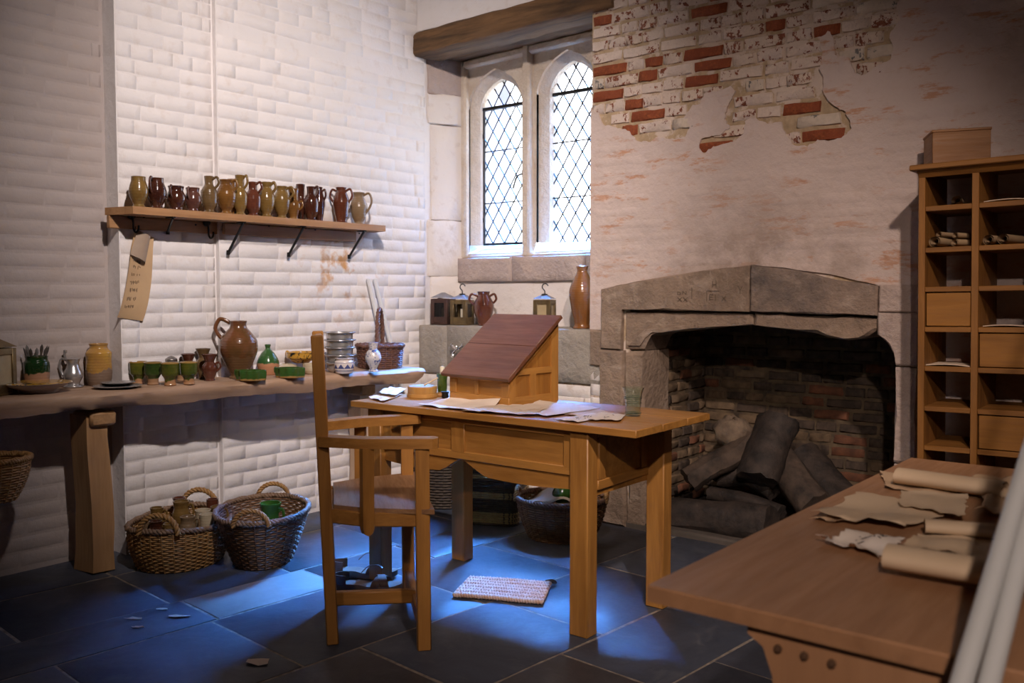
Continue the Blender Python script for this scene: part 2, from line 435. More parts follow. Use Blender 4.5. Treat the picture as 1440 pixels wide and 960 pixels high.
lay(wl3, ml, .225, MAT_L, lambda u, z: Vector((XL, u, z)), 2.665, 4.14, 0.02, 2.55, CR, rb, lens=(.235, .235, .25, .235, .125))
ml2 = [(brick_mesh('whitewashed_brick', .225, CR, s + 30, 0.002, 0.006, M_WW, 0.0011, -.003), .225) for s in range(6)]
# the topmost courses, past the limit of single bricks, joined into one piece
_hi = lay(wl3, ml, .225, MAT_L, lambda u, z: Vector((XL, u, z)), 2.665, 4.14, 0.02 + CR * 37, 3.15, CR, rb, lens=(.235, .235, .25, .235, .125))
mb = MB()
for o in _hi:
    mb.add([o.matrix_basis @ v.co for v in o.data.vertices], [tuple(p.vertices) for p in o.data.polygons]); bpy.data.objects.remove(o)
tag(mb.build('upper_courses', M_WW, wl3, ang=60), kind='stuff')
lay(wl2, ml2, .225, MAT_L, lambda u, z: Vector((XM, u, z)), 2.156, 2.652, 0.02, 2.80, CR, rb)
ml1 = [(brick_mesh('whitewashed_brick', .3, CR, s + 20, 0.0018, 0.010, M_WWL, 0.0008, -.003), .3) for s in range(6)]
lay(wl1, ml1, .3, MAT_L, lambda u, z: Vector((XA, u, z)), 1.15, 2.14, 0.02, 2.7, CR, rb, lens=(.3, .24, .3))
# bricks under the ledge and the pier beside the fireplace
mn = [(brick_mesh('pale_brick', .225, .066, s + 40, 0.003, 0.009, M_NICHE, 0.002, -.003), .225) for s in range(5)]
lay(wb, mn, .225, MAT_B, lambda u, z: Vector((u, YB + .004, z)), XL, NX, 0.0, 0.745, .066, rb, lens=(.225, .24, .3), name='lower_brick')
lay(wb, mn, .225, MAT_B, lambda u, z: Vector((u, YB - .004, z)), NX, -2.66, 0.0, 1.03, .075, rb, lens=(.2,), name='lower_brick')

# ---- the bare brick patch on the chimney breast and the limewash coat round it
def wp(px, py): p = aty(px, py, YB); return (p.x, p.z)
patch_px = [(829, 152), (842, 160), (850, 176), (862, 178), (886, 184), (897, 199), (916, 200), (926, 192), (946, 196), (966, 192), (972, 178), (962, 168), (968, 158),
            (976, 148), (986, 146), (992, 132), (1012, 128), (1030, 122), (1036, 128), (1030, 138), (1024, 152), (1020, 168), (1028, 180), (1013, 190), (988, 196),
            (984, 208), (992, 216), (1004, 206), (1022, 202), (1036, 198), (1046, 188), (1050, 170), (1062, 166), (1080, 174), (1100, 172), (1106, 190), (1118, 204),
            (1136, 206), (1150, 198), (1170, 198), (1188, 192), (1198, 184), (1197, 172), (1190, 158), (1176, 150), (1166, 142), (1158, 130), (1160, 112), (1154, 96),
            (1157, 76), (1154, 56), (1165, 44), (1172, 52), (1176, 78), (1196, 82), (1204, 104), (1218, 106), (1232, 94), (1252, 86), (1258, 70), (1252, 50), (1266, 30), (1262, 8), (1268, -12), (1240, -40), (1190, -70), (1100, -90), (900, -70), (829, -40)]
patch = [wp(*p) for p in patch_px]
def jag(poly, amp, step, r):
    out = []
    for i in range(len(poly)):
        a = Vector(poly[i]); b = Vector(poly[(i + 1) % len(poly)]); n = max(1, int((b - a).length / step))
        for k in range(n):
            p = a + (b - a) * (k / n)
            out.append((p.x + r.uniform(-amp, amp), p.y + r.uniform(-amp, amp)))
    return out
def inside(p, poly):
    c = False; x, y = p; j = len(poly) - 1
    for i in range(len(poly)):
        (xi, yi), (xj, yj) = poly[i], poly[j]
        if (yi > y) != (yj > y) and x < (xj - xi) * (y - yi) / (yj - yi) + xi: c = not c
        j = i
    return c
i_end = len(patch_px) - 1
edge = patch[:i_end - 3]                      # from the niche edge along the ragged border to the top right
lower = [(NX, patch[0][1]), (NX, 1.03), (-2.655, 1.03), (-2.655, 1.25), (-2.55, 1.275), (-1.816, 1.358), (-1.5, 1.32), (-1.237, 1.262), (-1.235, 1.15), (-1.07, 1.15), (-1.07, 0.0), (XR, 0.0), (XR, CEIL), (edge[-1][0], CEIL)]
rj = random.Random(5)
coat = [(NX, patch[0][1])] + [(NX, 1.035), (-2.655, 1.035), (-2.655, 1.25)] + jag([(-2.655, 1.25), (-2.4, 1.30), (-1.9, 1.352), (-1.816, 1.36), (-1.5, 1.326), (-1.237, 1.264)], .004, .05, rj)[:-12] + lower[7:] + \
       jag(list(reversed(edge)), 0.004, 0.012, rj)[:-int((Vector(edge[0]) - Vector(edge[-1])).length / 0.012) - 1]
MBK = Matrix(((1, 0, 0, 0), (0, 0, -1, YB), (0, 1, 0, 0), (0, 0, 0, 1)))   # a = x, b = z, c = towards the room
mb = MB(); mb.prism(coat, -0.001, 0.013, MBK)
mb.build('limewash_coat', M_WWB, wb, ang=0)
M_FLAKE = None
def brick_face(name, under, over, amt, sc=26):
    t = NT(name); v = t.coord('Object', (1, 1, 1)); a = t.noise(v, sc, 5, 0.7); b = t.noise(v, sc * 3, 3, 0.6); c3 = t.noise(v, 6, 3)
    u = t.mix(t.ramp(b, [(0.35, 0.0), (0.7, 1.0)]), under, tuple(q * 0.6 for q in under))
    o = t.mix(t.ramp(b, [(0.4, 0.0), (0.75, 0.5)]), over, tuple(q * 0.75 for q in over))
    k = t.mix(t.ramp(t.math('ADD', a, t.math('MULTIPLY', t.math('SUBTRACT', c3, 0.5), 0.35)), [(amt, 1.0), (amt + 0.03, 0.0)]), u, o)
    t.col(k); t.rough(0.85); t.bump(t.math('ADD', a, b), 0.006, 0.6); return t.m
M_FLAKE = brick_face('limewashed_flaking_brick', (0.26, 0.075, 0.035), (0.68, 0.555, 0.47), 0.585)
M_FLAKE2 = brick_face('worn_patchy_brick', (0.28, 0.09, 0.045), (0.68, 0.55, 0.45), 0.54)
M_RED = brick_face('bare_red_brick', (0.34, 0.085, 0.026), (0.26, 0.06, 0.02), 0.5)
M_GREYB = brick_face('flint_grey_brick', (0.20, 0.19, 0.18), (0.62, 0.52, 0.42), 0.58, 18)
CB = 0.0655
def bset(mat, s0, n, wd=.225): return [(brick_mesh('exposed_brick', wd - .014, CB - .011, s0 + s, 0.010, 0.006, mat, 0.0058, -0.004), wd) for s in range(n)]
mf, mf2, mr, mg = bset(M_FLAKE, 60, 4), bset(M_FLAKE2, 70, 3), bset(M_RED, 80, 3), bset(M_GREYB, 90, 2)
reds_px = [(837, 34), (920, 3), (998, 1), (1003, 14), (1005, 68), (1017, 84), (873, 95), (923, 86), (898, 107), (977, 111), (1004, 107), (873, 128), (897, 141), (1109, 32), (1160, 37), (1168, 178), (1124, 163), (1150, 159), (899, 175), (944, 187), (986, 209), (928, 153)]
reds = [wp(*p) for p in reds_px]
rp = random.Random(11); used_red = set()
def pickb(u, z):
    for k, (x, zz) in enumerate(reds):
        if abs(x - u) < .085 and abs(zz - z) < .033 and k not in used_red:
            used_red.add(k); return mr
    q = rp.random()
    if u > -1.35 and z > 2.0: return mf2 if q < .6 else mg
    return mf if q < .72 else (mf2 if q < .93 else mg)
lay(wb, None, .225, MAT_B, lambda u, z: Vector((u, YB, z)), NX + .004, -0.72, 1.905, 3.05, CB, rp, keep=lambda u, z: inside((u, z), patch), lens=(.215, .20, .115, .105, .125), pick=pickb, jit=.006)
# faint courses showing through the limewash coat
mw = [(brick_mesh('limewashed_brick', .23, .066, s + 100, 0.0022, 0.022, M_WWB, 0.0024, -0.003), .23) for s in range(6)]
def coat_keep(u, z):
    if inside((u, z), patch): return False
    if any(inside((u + dx, z + dz), patch) for dx, dz in ((-.12, 0), (.12, 0), (0, .045), (0, -.045))): return False
    top = 1.27 + .09 * (1 - abs(u + 1.816) / .84) if -2.66 < u < -1.22 else 1.06
    return z > top + .05 and (u < -1.22 or u > -1.0 or z > 1.3)
lay(wb, mw, .23, MAT_B, lambda u, z: Vector((u, YB - .013, z)), NX + .01, -0.05, 1.09, 2.95, .066, rp, keep=lambda u, z: coat_keep(u, z) and (u < -.45 or z > 1.2) and rp.random() < .7, lens=(.23, .34, .23, .46), name='covered_brick')

# ---- floor
mb = MB(); shell_box(mb, -4.7, XR + .3, YF - .3, 5.0, -0.3, -0.0032)
fl = tag(mb.build('floor', plain('pale_grout', (0.36, 0.31, 0.26), 0.85, scale=25, bump=0.5, kind='World', c2=(0.15, 0.125, 0.105)), ang=0), kind='structure')
def slate(name, c, c2, c3, r0=0.40):
    t = NT(name); p = t.coord('World'); v = t.coord('Object', (1, 1, 1))
    a = t.noise(v, 3.2, 6, 0.65, 0.6); b = t.noise(p, 26, 5, 0.65); d = t.noise(p, 7, 5, 0.7, 0.8)
    k = t.mix(t.ramp(a, [(0.35, 0.0), (0.7, 1.0)]), c, c2)
    k = t.mix(t.math('MULTIPLY', t.ramp(d, [(0.55, 0.0), (0.75, 1.0)]), 0.5), k, c3)
    t.col(k); t.rough(t.ramp(d, [(0.3, r0), (0.75, r0 + .22)])); t.bump(t.math('ADD', t.math('MULTIPLY', a, 1.2), t.math('MULTIPLY', b, 0.5)), 0.005, 0.45)
    t.b.inputs['Specular IOR Level'].default_value = 0.38
    return t.m
M_SL = slate('dark_slate', (0.074, 0.086, 0.118), (0.046, 0.054, 0.075), (0.17, 0.17, 0.18))
M_SL2 = slate('brown_slate', (0.085, 0.086, 0.102), (0.052, 0.053, 0.064), (0.17, 0.16, 0.155))
M_SL3 = slate('pale_slate', (0.30, 0.28, 0.27), (0.24, 0.225, 0.22), (0.34, 0.31, 0.29), 0.4)
A_ = R_(85.5); ex = Vector((math.sin(A_), -math.cos(A_), 0)); ey = Vector((math.cos(A_), math.sin(A_), 0))
rows = [-4.9, -4.45, -3.95, -3.43, -3.13, -2.52, -1.974, -1.562, -1.0, -.45, .1, .65, 1.2, 1.75]
anch = {4: [1.11, 1.67], 3: [1.70, 2.27], 2: [1.655], 5: [1.90], 6: [2.335], 7: [2.64]}
rf = random.Random(9)
for i in range(len(rows) - 1):
    s0, s1 = rows[i], rows[i + 1]
    an = anch.get(i, [1.2 + rf.uniform(0, .6)])
    if i not in anch and i > 7: an = [rf.uniform(1, 2)]
    js = list(an); t_ = an[-1]
    while t_ < 5.2: t_ += rf.uniform(.5, .85); js.append(t_)
    t_ = an[0]
    while t_ > -1.2: t_ -= rf.uniform(.55, .9); js.insert(0, t_)
    for j0, j1 in zip(js[:-1], js[1:]):
        g = rf.uniform(.004, .0075)
        cs = [(s0 + g, j0 + g), (s1 - g, j0 + g), (s1 - g, j1 - g), (s0 + g, j1 - g)]
        ctr = ex * ((s0 + s1) / 2) + ey * ((j0 + j1) / 2)
        if ctr.x > 1.9 or ctr.y > 4.75 or ctr.x < -4.75 or ctr.y < -1.2: continue
        n = 4; P = []; top = rf.uniform(-.0015, .0015)
        ring = []
        for a in range(4):
            p0 = Vector(cs[a]); p1 = Vector(cs[(a + 1) % 4])
            for k in range(n):
                q = p0 + (p1 - p0) * (k / n); ring.append((q.x + rf.uniform(-.002, .002), q.y + rf.uniform(-.002, .002)))
        cx, cz = (s0 + s1) / 2, (j0 + j1) / 2
        def W(q, z): pp = ex * (q[0] - cx) + ey * (q[1] - cz); return Vector((pp.x, pp.y, z))
        inn = [(q[0] + (cx - q[0]) * .018, q[1] + (cz - q[1]) * .014) for q in ring]
        N = len(ring); mb = MB()
        mb.add([W(q, -.012) for q in ring] + [W(q, -.0022 + top) for q in ring] + [W(q, top) for q in inn] + [Vector((0, 0, top + rf.uniform(-.001, .001)))],
               [(k, (k + 1) % N, N + (k + 1) % N, N + k) for k in range(N)] + [(N + k, N + (k + 1) % N, 2 * N + (k + 1) % N, 2 * N + k) for k in range(N)] + [(2 * N + k, 2 * N + (k + 1) % N, 3 * N) for k in range(N)])
        pale = (i == 3 and abs(j0 - 1.70) < .01)
        m = M_SL3 if pale else (M_SL2 if (rf.random() < .35) else M_SL)
        mb.build('floor_slab', m, fl, loc=(ctr.x, ctr.y, 0))

# ---- window niche: beam, reveal stones, ledge
def rough_block(name, mat, parent, x0, x1, y0, y1, z0, z1, seed=0, jit=0.006, bev=0.012, nx=5, nz=4, M=None):
    """a dressed stone: front face (towards -Y) gently uneven, edges worn"""
    r = random.Random(seed); mb = MB(); P = []; F = []
    xs = [0, bev / (x1 - x0)] + [k / nx for k in range(1, nx)] + [1 - bev / (x1 - x0), 1]
    zs = [0, bev / (z1 - z0)] + [k / nz for k in range(1, nz)] + [1 - bev / (z1 - z0), 1]
    nu, nv = len(xs), len(zs)
    for j, b in enumerate(zs):
        for i, a in enumerate(xs):
            e = i in (0, nu - 1) or j in (0, nv - 1)
            P.append(Vector((x0 + (x1 - x0) * a + (r.uniform(-jit, jit) * .6 if e else 0), y0 + (bev if e else 0) + r.uniform(-jit, jit) * .5, z0 + (z1 - z0) * b + (r.uniform(-jit, jit) * .6 if e else 0))))
    F = [(j * nu + i, j * nu + i + 1, (j + 1) * nu + i + 1, (j + 1) * nu + i) for j in range(nv - 1) for i in range(nu - 1)]
    rim = list(range(nu)) + [j * nu + nu - 1 for j in range(1, nv)] + [(nv - 1) * nu + i for i in range(nu - 2, -1, -1)] + [j * nu for j in range(nv - 2, 0, -1)]
    n = len(P); P += [Vector((P[k].x, y1, P[k].z)) for k in rim]; L = len(rim)
    F += [(rim[(k + 1) % L], rim[k], n + k, n + (k + 1) % L) for k in range(L)]
    F.append(tuple(n + k for k in range(L)))
    if M is not None: P = [M @ p for p in P]
    mb.add(P, F); return mb.build(name, mat, parent, ang=50)
def timber(name, x0, x1, y0, y1, z0, z1, seed, tilt=0.0):
    r = random.Random(seed); mb = MB(); n = 16; P = []
    sec = [(y0, z0 + .012), (y0 + .012, z0), (y1 - .01, z0), (y1, z0 + .01), (y1, z1), (y0 + .02, z1), (y0, z1 - .015)]
    for i in range(n + 1):
        f = i / n; x = x0 + (x1 - x0) * f
        for y, z in sec: P.append(Vector((x, y + r.uniform(-.005, .005), z + tilt * f + r.uniform(-.005, .005))))
    m = len(sec); F = [(i * m + k, i * m + (k + 1) % m, (i + 1) * m + (k + 1) % m, (i + 1) * m + k) for i in range(n) for k in range(m)]
    F = [tuple(reversed(f)) for f in F]
    F += [tuple(range(m)), tuple(reversed([n * m + k for k in range(m)]))]
    mb.add(P, F); return mb.build(name, M_BEAM, wb, ang=55)
timber('lintel_beam', XL - .01, -2.60, 4.045, 4.24, 2.685, 2.83, 1, 0.025)
timber('lintel_beam', XL - .01, NX + .02, 4.245, 4.46, 2.70, 2.86, 2, 0.02)
rough_block('ledge_stone', M_STONE_GREY, wb, XL, -3.80, 4.075, 4.40, 0.735, 1.03, 3, 0.003, 0.008)
rough_block('ledge_stone', M_STONE_GREY, wb, -3.797, NX + .065, 4.078, 4.40, 0.735, 1.033, 4, 0.003, 0.008)
wn = bpy.data.objects['wall_niche']
for k, (a, b) in enumerate(((-3.94, -3.50), (-3.495, -2.96), (-2.955, NX))):
    rough_block('course_stone', M_STONE_PINK, wn, a, b, 4.335, 4.40, 1.30, 1.452, 10 + k, 0.004, 0.008)
# rough splayed stones between the brick wall and the window frame
for k, (z0, z1) in enumerate(((1.035, 1.34), (1.34, 1.69), (1.69, 2.29), (2.29, 2.48), (2.48, 2.70))):
    yo = random.Random(k).uniform(-.018, .018)
    a = Vector((XL + .004, 4.17 + yo, 0)); b = Vector((-3.915, 4.41, 0)); d = (b - a); L = d.length; d.normalize()
    nrm = Vector((d.y, -d.x, 0))
    M = Matrix(((d.x, -nrm.x, 0, a.x), (d.y, -nrm.y, 0, a.y), (0, 0, 1, 0), (0, 0, 0, 1)))
    rough_block('reveal_stone', M_NICHE if k < 4 else M_STONE_PINK, wn, 0, L, -.004, .06, z0, z1, 30 + k, 0.006 if k < 3 else .014, 0.008, M=M)

# ---- the two window lights: stone surround, iron casement, lead lattice, diamond panes
GY, FY = 4.51, 4.395
def arch_pts(x0, x1, zb, zs, za, n=9):
    xc = (x0 + x1) / 2; hw = (x1 - x0) / 2; pts = [(x0, zb)]
    for fx, fz in ((0, 0), (.02, .12), (.07, .27), (.14, .41), (.23, .54), (.35, .66), (.5, .775), (.66, .87), (.83, .945), (1, 1)):   # tight shoulder, nearly straight rise to a blunt point
        pts.append((x0 + hw * fx, zs + (za - zs) * fz))
    pts += [(2 * xc - x, z) for x, z in reversed(pts[:-1])]
    return pts
M_LEAD = plain('lead_came', (0.045, 0.045, 0.048), 0.5, 0.6, scale=40)
M_IRON = plain('black_iron', (0.02, 0.019, 0.018), 0.5, 0.5, scale=40)
def glass_mat(name, tint, rough=0.03, refl=1.0):
    t = NT(name); t.t.nodes.remove(t.b)
    tr = t.n('ShaderNodeBsdfTransparent'); tr.inputs[0].default_value = (*tint, 1)
    gl = t.n('ShaderNodeBsdfGlossy'); gl.inputs['Roughness'].default_value = rough
    lw = t.n('ShaderNodeLayerWeight'); lw.inputs[0].default_value = 0.5; fac = t.math('ADD', 0.035, t.math('MULTIPLY', t.math('POWER', lw.outputs['Facing'], 3.0), 0.55 * refl))
    mx = t.n('ShaderNodeMixShader'); t.l(fac, mx.inputs[0]); t.l(tr.outputs[0], mx.inputs[1]); t.l(gl.outputs[0], mx.inputs[2])
    t.l(mx.outputs[0], t.t.nodes['Material Output'].inputs[0]); return t.m
M_PANE = glass_mat('old_window_glass', (0.93, 0.95, 0.95)); M_PANE2 = glass_mat('grey_mended_pane', (0.30, 0.29, 0.29), 0.3)
def clip_poly(poly, clip):
    """Sutherland-Hodgman: poly clipped by the convex counter-clockwise polygon clip"""
    out = poly
    for i in range(len(clip)):
        a, b = Vector(clip[i]), Vector(clip[(i + 1) % len(clip)])
        inp, out = out, []
        if not inp: break
        sd = lambda p: (b.x - a.x) * (p[1] - a.y) - (b.y - a.y) * (p[0] - a.x)
        for k in range(len(inp)):
            p, q = inp[k - 1], inp[k]; sp, sq = sd(p), sd(q)
            if (sp >= 0) != (sq >= 0):
                f = sp / (sp - sq); out.append((p[0] + (q[0] - p[0]) * f, p[1] + (q[1] - p[1]) * f))
            if sq >= 0: out.append(q)
    return out
def clip_seg(p, q, clip):
    t0, t1 = 0.0, 1.0; d = (q[0] - p[0], q[1] - p[1])
    for i in range(len(clip)):
        a, b = clip[i], clip[(i + 1) % len(clip)]
        e = (b[0] - a[0], b[1] - a[1])
        num = e[0] * (p[1] - a[1]) - e[1] * (p[0] - a[0]); den = e[0] * d[1] - e[1] * d[0]
        if abs(den) < 1e-12:
            if num < 0: return None
            continue
        t = -num / den
        if den > 0: t0 = max(t0, t)
        else: t1 = min(t1, t)
    if t1 - t0 < 1e-4: return None
    return (p[0] + d[0] * t0, p[1] + d[1] * t0), (p[0] + d[0] * t1, p[1] + d[1] * t1)
MW = Matrix(((1, 0, 0, 0), (0, 0, -1, GY), (0, 1, 0, 0), (0, 0, 0, 1)))
def window_light(name, x0, x1, zb, zs, za, ztr, grey_at, casement):
    root = bpy.data.objects.new(name, None); C.objects.link(root); tag(root, kind='structure')
    ap = arch_pts(x0, x1, zb, zs, za); ccw = list(reversed(ap))
    dw, dh = 0.0945, 0.143
    xc = (x0 + x1) / 2 - .01
    mb = MB(); lines = []
    npan = 0
    K = 16
    for i in range(-K, K):
        for sgn in (1, -1):
            p = (xc + i * dw - 3 * dw * sgn * 2, ztr - 12 * dh / 2); q = (xc + i * dw + 3 * dw * sgn * 2 , ztr + 12 * dh / 2)
            s = clip_seg(p, q, ccw)
            if s: mb.beam(MW @ Vector((*s[0], 0)), MW @ Vector((*s[1], 0)), .0068, .007, 0)
    # second set lower down the light
    for i in range(-K, K):
        for sgn in (1, -1):
            p = (xc + i * dw - 3 * dw * sgn * 2, ztr - 12 * dh * 1.5); q = (xc + i * dw + 3 * dw * sgn * 2, ztr - 12 * dh / 2)
            s = clip_seg(p, q, ccw)
            if s: mb.beam(MW @ Vector((*s[0], 0)), MW @ Vector((*s[1], 0)), .0068, .007, 0)
    mb.build('lead_lattice', M_LEAD, root, ang=0)
    for r in range(-16, 9):
        for k in range(-6, 7):
            cx = xc + (k + (0 if r % 2 else 0.5)) * dw; cz = ztr + r * dh / 2
            d = [(cx - dw / 2, cz), (cx, cz - dh / 2), (cx + dw / 2, cz), (cx, cz + dh / 2)]
            d = clip_poly(d, ccw)
            if len(d) < 3: continue
            m = M_PANE2 if grey_at and abs(cx - grey_at[0]) < dw * .4 and abs(cz - grey_at[1]) < dh * .4 else M_PANE
            mp = MB(); mp.add([MW @ Vector((a, b, 0)) for a, b in d], [tuple(range(len(d)))]); mp.build('pane', m, root, ang=0)
    mb = MB(); mb.beam((x0 - .01, GY - .01, ztr), (x1 + .01, GY - .01, ztr), .032 if casement else .02, .02, .003); mb.build('transom_bar', M_IRON, root)
    mb = MB()
    for z in (zb + .27, zb + .60): mb.beam((x0 - .01, GY - .008, z), (x1 + .01, GY - .008, z), .007, .007, 0)
    mb.build('saddle_bar', M_IRON, root)
    if casement:
        mb = MB(); e = .016
        for a, b in (((x0 + .004, zb), (x0 + .004, ztr)), ((x1 - .004, zb), (x1 - .004, ztr)), ((x0, zb + .008), (x1, zb + .008))):
            mb.beam((a[0], GY - .012, a[1]), (b[0], GY - .012, b[1]), e, e, .002)
        cf = mb.build('casement_frame', M_IRON, root)
        for z in (2.235, 1.70):
            mb = MB(); mb.tube([(x0 - .035, GY - .03, z - .03), (x0 - .035, GY - .03, z + .03)], .012, 8); mb.box((x0 - .012, GY - .02, z), (.05, .008, .03), .002); mb.build('hinge', M_IRON, cf)
        mb = MB(); mb.tube(smooth_path([(x1 - .02, GY - .03, 1.97), (x1 - .05, GY - .045, 1.95), (x1 - .075, GY - .05, 1.88)], 5), .006, 6); mb.box((x1 - .015, GY - .02, 1.97), (.02, .02, .05), .003); mb.build('latch_handle', M_IRON, cf)
    # stone surround: stepped mouldings from the glass line out to the face
    st = MB(); n = len(ap)
    def off(dd, zz=0):
        o = arch_pts(x0 - dd, x1 + dd, zb - zz, zs, za + dd * 1.05); return o
    loops = [(off(-.004), GY + .04), (off(-.004), GY - .045), (off(.03), FY + .03), (off(.045), FY + .025), (off(.045), FY + .004)]
    P = []; 
    for lp, y in loops: P += [Vector((a, y, b)) for a, b in lp]
    F = [(i * n + k, i * n + k + 1, (i + 1) * n + k + 1, (i + 1) * n + k) for i in range(len(loops) - 1) for k in range(n - 1)]
    st.add(P, F); st.build('window_surround', M_STONE_PALE, root, ang=35)
    sl = MB(); sl.add([Vector(p) for p in ((x0 - .05, FY - .01, zb - .085), (x1 + .05, FY - .01, zb - .085), (x1 + .05, FY - .006, zb - .055), (x0 - .05, FY - .006, zb - .055), (x0 - .05, GY + .05, zb + .004), (x1 + .05, GY + .05, zb + .004), (x0 - .05, GY + .05, zb - .085), (x1 + .05, GY + .05, zb - .085))],
                      [(0, 1, 2, 3), (3, 2, 5, 4), (4, 5, 7, 6), (0, 3, 4, 6), (1, 7, 5, 2), (0, 6, 7, 1)])
    sl.build('window_sill', M_STONE_PALE, root, ang=0)
    return root, off(.045)
W1, o1 = window_light('window_1', -3.855, -3.505, 1.535, 2.40, 2.575, 2.405, (-3.68, 2.49), True)
W2, o2 = window_light('window_2', -3.305, -2.955, 1.535, 2.42, 2.60, 2.425, None, False)
# face of the stone tracery: flat plate with the two arched openings
mb = MB()
def plate(mb, xa, xb, z0, z1, ap, y, y2):
    n = len(ap); xc = (xa + xb) / 2
    out = []
    for a, b in ap:
        i = len(out)
        if i == 0: out.append((xa, z0))
        elif i == n - 1: out.append((xb, z0))
        else:
            f = (a - ap[0][0]) / (ap[-1][0] - ap[0][0])
            zz = b
            if f <= .12: out.append((xa, zz))
            elif f >= .88: out.append((xb, zz))
            else: out.append((xa + (xb - xa) * (f - .12) / .76, z1))
    P = [Vector((a, y, b)) for a, b in ap] + [Vector((a, y, b)) for a, b in out] + [Vector((a, y2, b)) for a, b in ap] + [Vector((xa, y, z1)), Vector((xb, y, z1))]
    F = [(k + 1, k, n + k, n + k + 1) for k in range(n - 1)] + [(k, k + 1, 2 * n + k + 1, 2 * n + k) for k in range(n - 1)]
    mb.add(P, F)
    # close the corners
    for k in range(n - 1):
        if out[k][0] == xa and out[k + 1][0] != xa: mb.add([Vector((out[k][0], y, out[k][1])), Vector((xa, y, z1)), Vector((out[k + 1][0], y, z1))], [(0, 2, 1)])
        if out[k][0] != xb and out[k + 1][0] == xb: mb.add([Vector((out[k][0], y, z1)), Vector((xb, y, z1)), Vector((xb, y, out[k + 1][1]))], [(0, 2, 1)])
plate(mb, -3.93, -3.43, 1.45, 2.74, o1, FY + .004, GY)
plate(mb, -3.38, -2.88, 1.45, 2.74, o2, FY + .004, GY)
mb.build('tracery_face', M_STONE_PALE, wn, ang=0)
# raised mouldings: mullion, frame and hood strips
def mould(name, pts, wd, dp): 
    m = MB()
    for a, b in pts: m.beam(a, b, wd, dp, .012, up=Vector((0, 1, 0)))
    return m.build(name, M_STONE_PALE, wn)
mould('mullion', [((-3.405, FY - .01, 1.45), (-3.405, FY - .01, 2.72))], .055, .06)
mould('frame_moulding', [((-3.915, FY - .008, 1.45), (-3.915, FY - .008, 2.70))], .045, .05)
mould('frame_moulding', [((-3.93, FY - .008, 2.672), (NX, FY - .008, 2.70))], .05, .05)
mould('frame_moulding', [((-3.93, FY - .012, 1.458), (NX, FY - .012, 1.462))], .022, .04)
M_ROOMSTONE = M_STONE
# =================================================================== FIREPLACE
fp = thing('fireplace', 'wide stone fireplace with a low pointed arch and sooty brick back', 'fireplace', (-1.816, 4.08, 0))
FPO = Vector((-1.816, 4.08, 0))
def fstone(name, poly, y0, y1, mat, bev=0.008, jit=0.004, seed=0):
    """dressed stone with a worn outline: face polygon in (x, z), face at y0"""
    r = random.Random(seed)
    p = jag(poly, jit * .5, .06, r); n = len(p)
    cx = sum(a for a, b in p) / n; cz = sum(b for a, b in p) / n
    def ins(a, b, d):
        v = Vector((cx - a, cz - b)); L = max(v.length, 1e-6); return (a + v.x / L * d, b + v.y / L * d)
    mb = MB(); P = []
    fr = [ins(a, b, bev) for a, b in p]
    P += [Vector((a - FPO.x, y1 - FPO.y, b)) for a, b in p] + [Vector((a - FPO.x, y0 + bev - FPO.y, b)) for a, b in p] + [Vector((a - FPO.x, y0 + r.uniform(-.002, .002) - FPO.y, b)) for a, b in fr]
    F = [(k, (k + 1) % n, n + (k + 1) % n, n + k) for k in range(n)] + [(n + k, n + (k + 1) % n, 2 * n + (k + 1) % n, 2 * n + k) for k in range(n)]
    tri = geometry.tessellate_polygon([[Vector((a, b, 0)) for a, b in fr]])
    for t in tri:
        a, b, c = [Vector((fr[i][0], fr[i][1], 0)) for i in t]
        if (b - a).cross(c - a).z < 0: t = (t[0], t[2], t[1])
        F.append(tuple(2 * n + i for i in t))
    mb.add(P, F); return mb.build(name, mat, fp, ang=30)
M_JAMB = stone_mat('limed_pinkish_stone', (0.50, 0.40, 0.345), (0.40, 0.31, 0.265), (0.58, 0.49, 0.43), 0.5)
GZ = 1.145      # the groove under the lintel
# lintel: two big stones, faces proud; lower band recessed to the arch
LS = fstone('lintel_stone', [(-2.655, .935), (-2.535, .935), (-2.53, GZ), (-1.823, GZ - .002), (-1.823, 1.36), (-2.05, 1.342), (-2.35, 1.302), (-2.55, 1.27), (-2.655, 1.25)], 4.045, 4.30, M_STONE, seed=1)
fstone('lintel_stone', [(-1.818, GZ - .002), (-1.50, GZ - .008), (-1.235, GZ - .012), (-1.235, 1.262), (-1.42, 1.29), (-1.60, 1.335), (-1.818, 1.36)], 4.043, 4.30, M_STONE_DK, seed=2)
def arch_low(x):                  # underside of the four-centred arch
    k = abs(x + 1.80) / .60
    return 1.082 - .055 * min(k, 1) ** 1.15 if k < .93 else 1.082 - .055 - .9 * (k - .93) ** 1.25
al = [(-2.535 + (.72) * k / 14, 0) for k in range(15)]
lowL = [(-2.53, .935), (-2.415, .935), (-2.40, .975), (-2.375, 1.008), (-2.345, 1.026), (-2.25, 1.034), (-2.12, 1.05), (-1.96, 1.068), (-1.82, 1.082), (-1.82, GZ - .012), (-2.53, GZ - .012)]
lowR = [(-1.815, 1.082), (-1.70, 1.070), (-1.60, 1.058), (-1.52, 1.045), (-1.45, 1.032), (-1.37, 1.022), (-1.30, 1.034), (-1.262, 1.052), (-1.238, 1.075), (-1.238, GZ - .022), (-1.815, GZ - .012)]
fstone('arch_stone', lowL, 4.078, 4.32, M_STONE, 0.016, .006, 3)
fstone('arch_stone', lowR, 4.076, 4.32, M_STONE, 0.018, .010, 4)
# fillet that makes the shoulder spring on the left
fstone('spandrel_fillet', [(-2.50, .955), (-2.43, .955), (-2.40, 1.00), (-2.36, 1.03), (-2.24, 1.043), (-2.1, 1.06), (-2.1, 1.075), (-2.26, 1.06), (-2.40, 1.045)], 4.066, 4.09, M_STONE, 0.006, .003, 5)
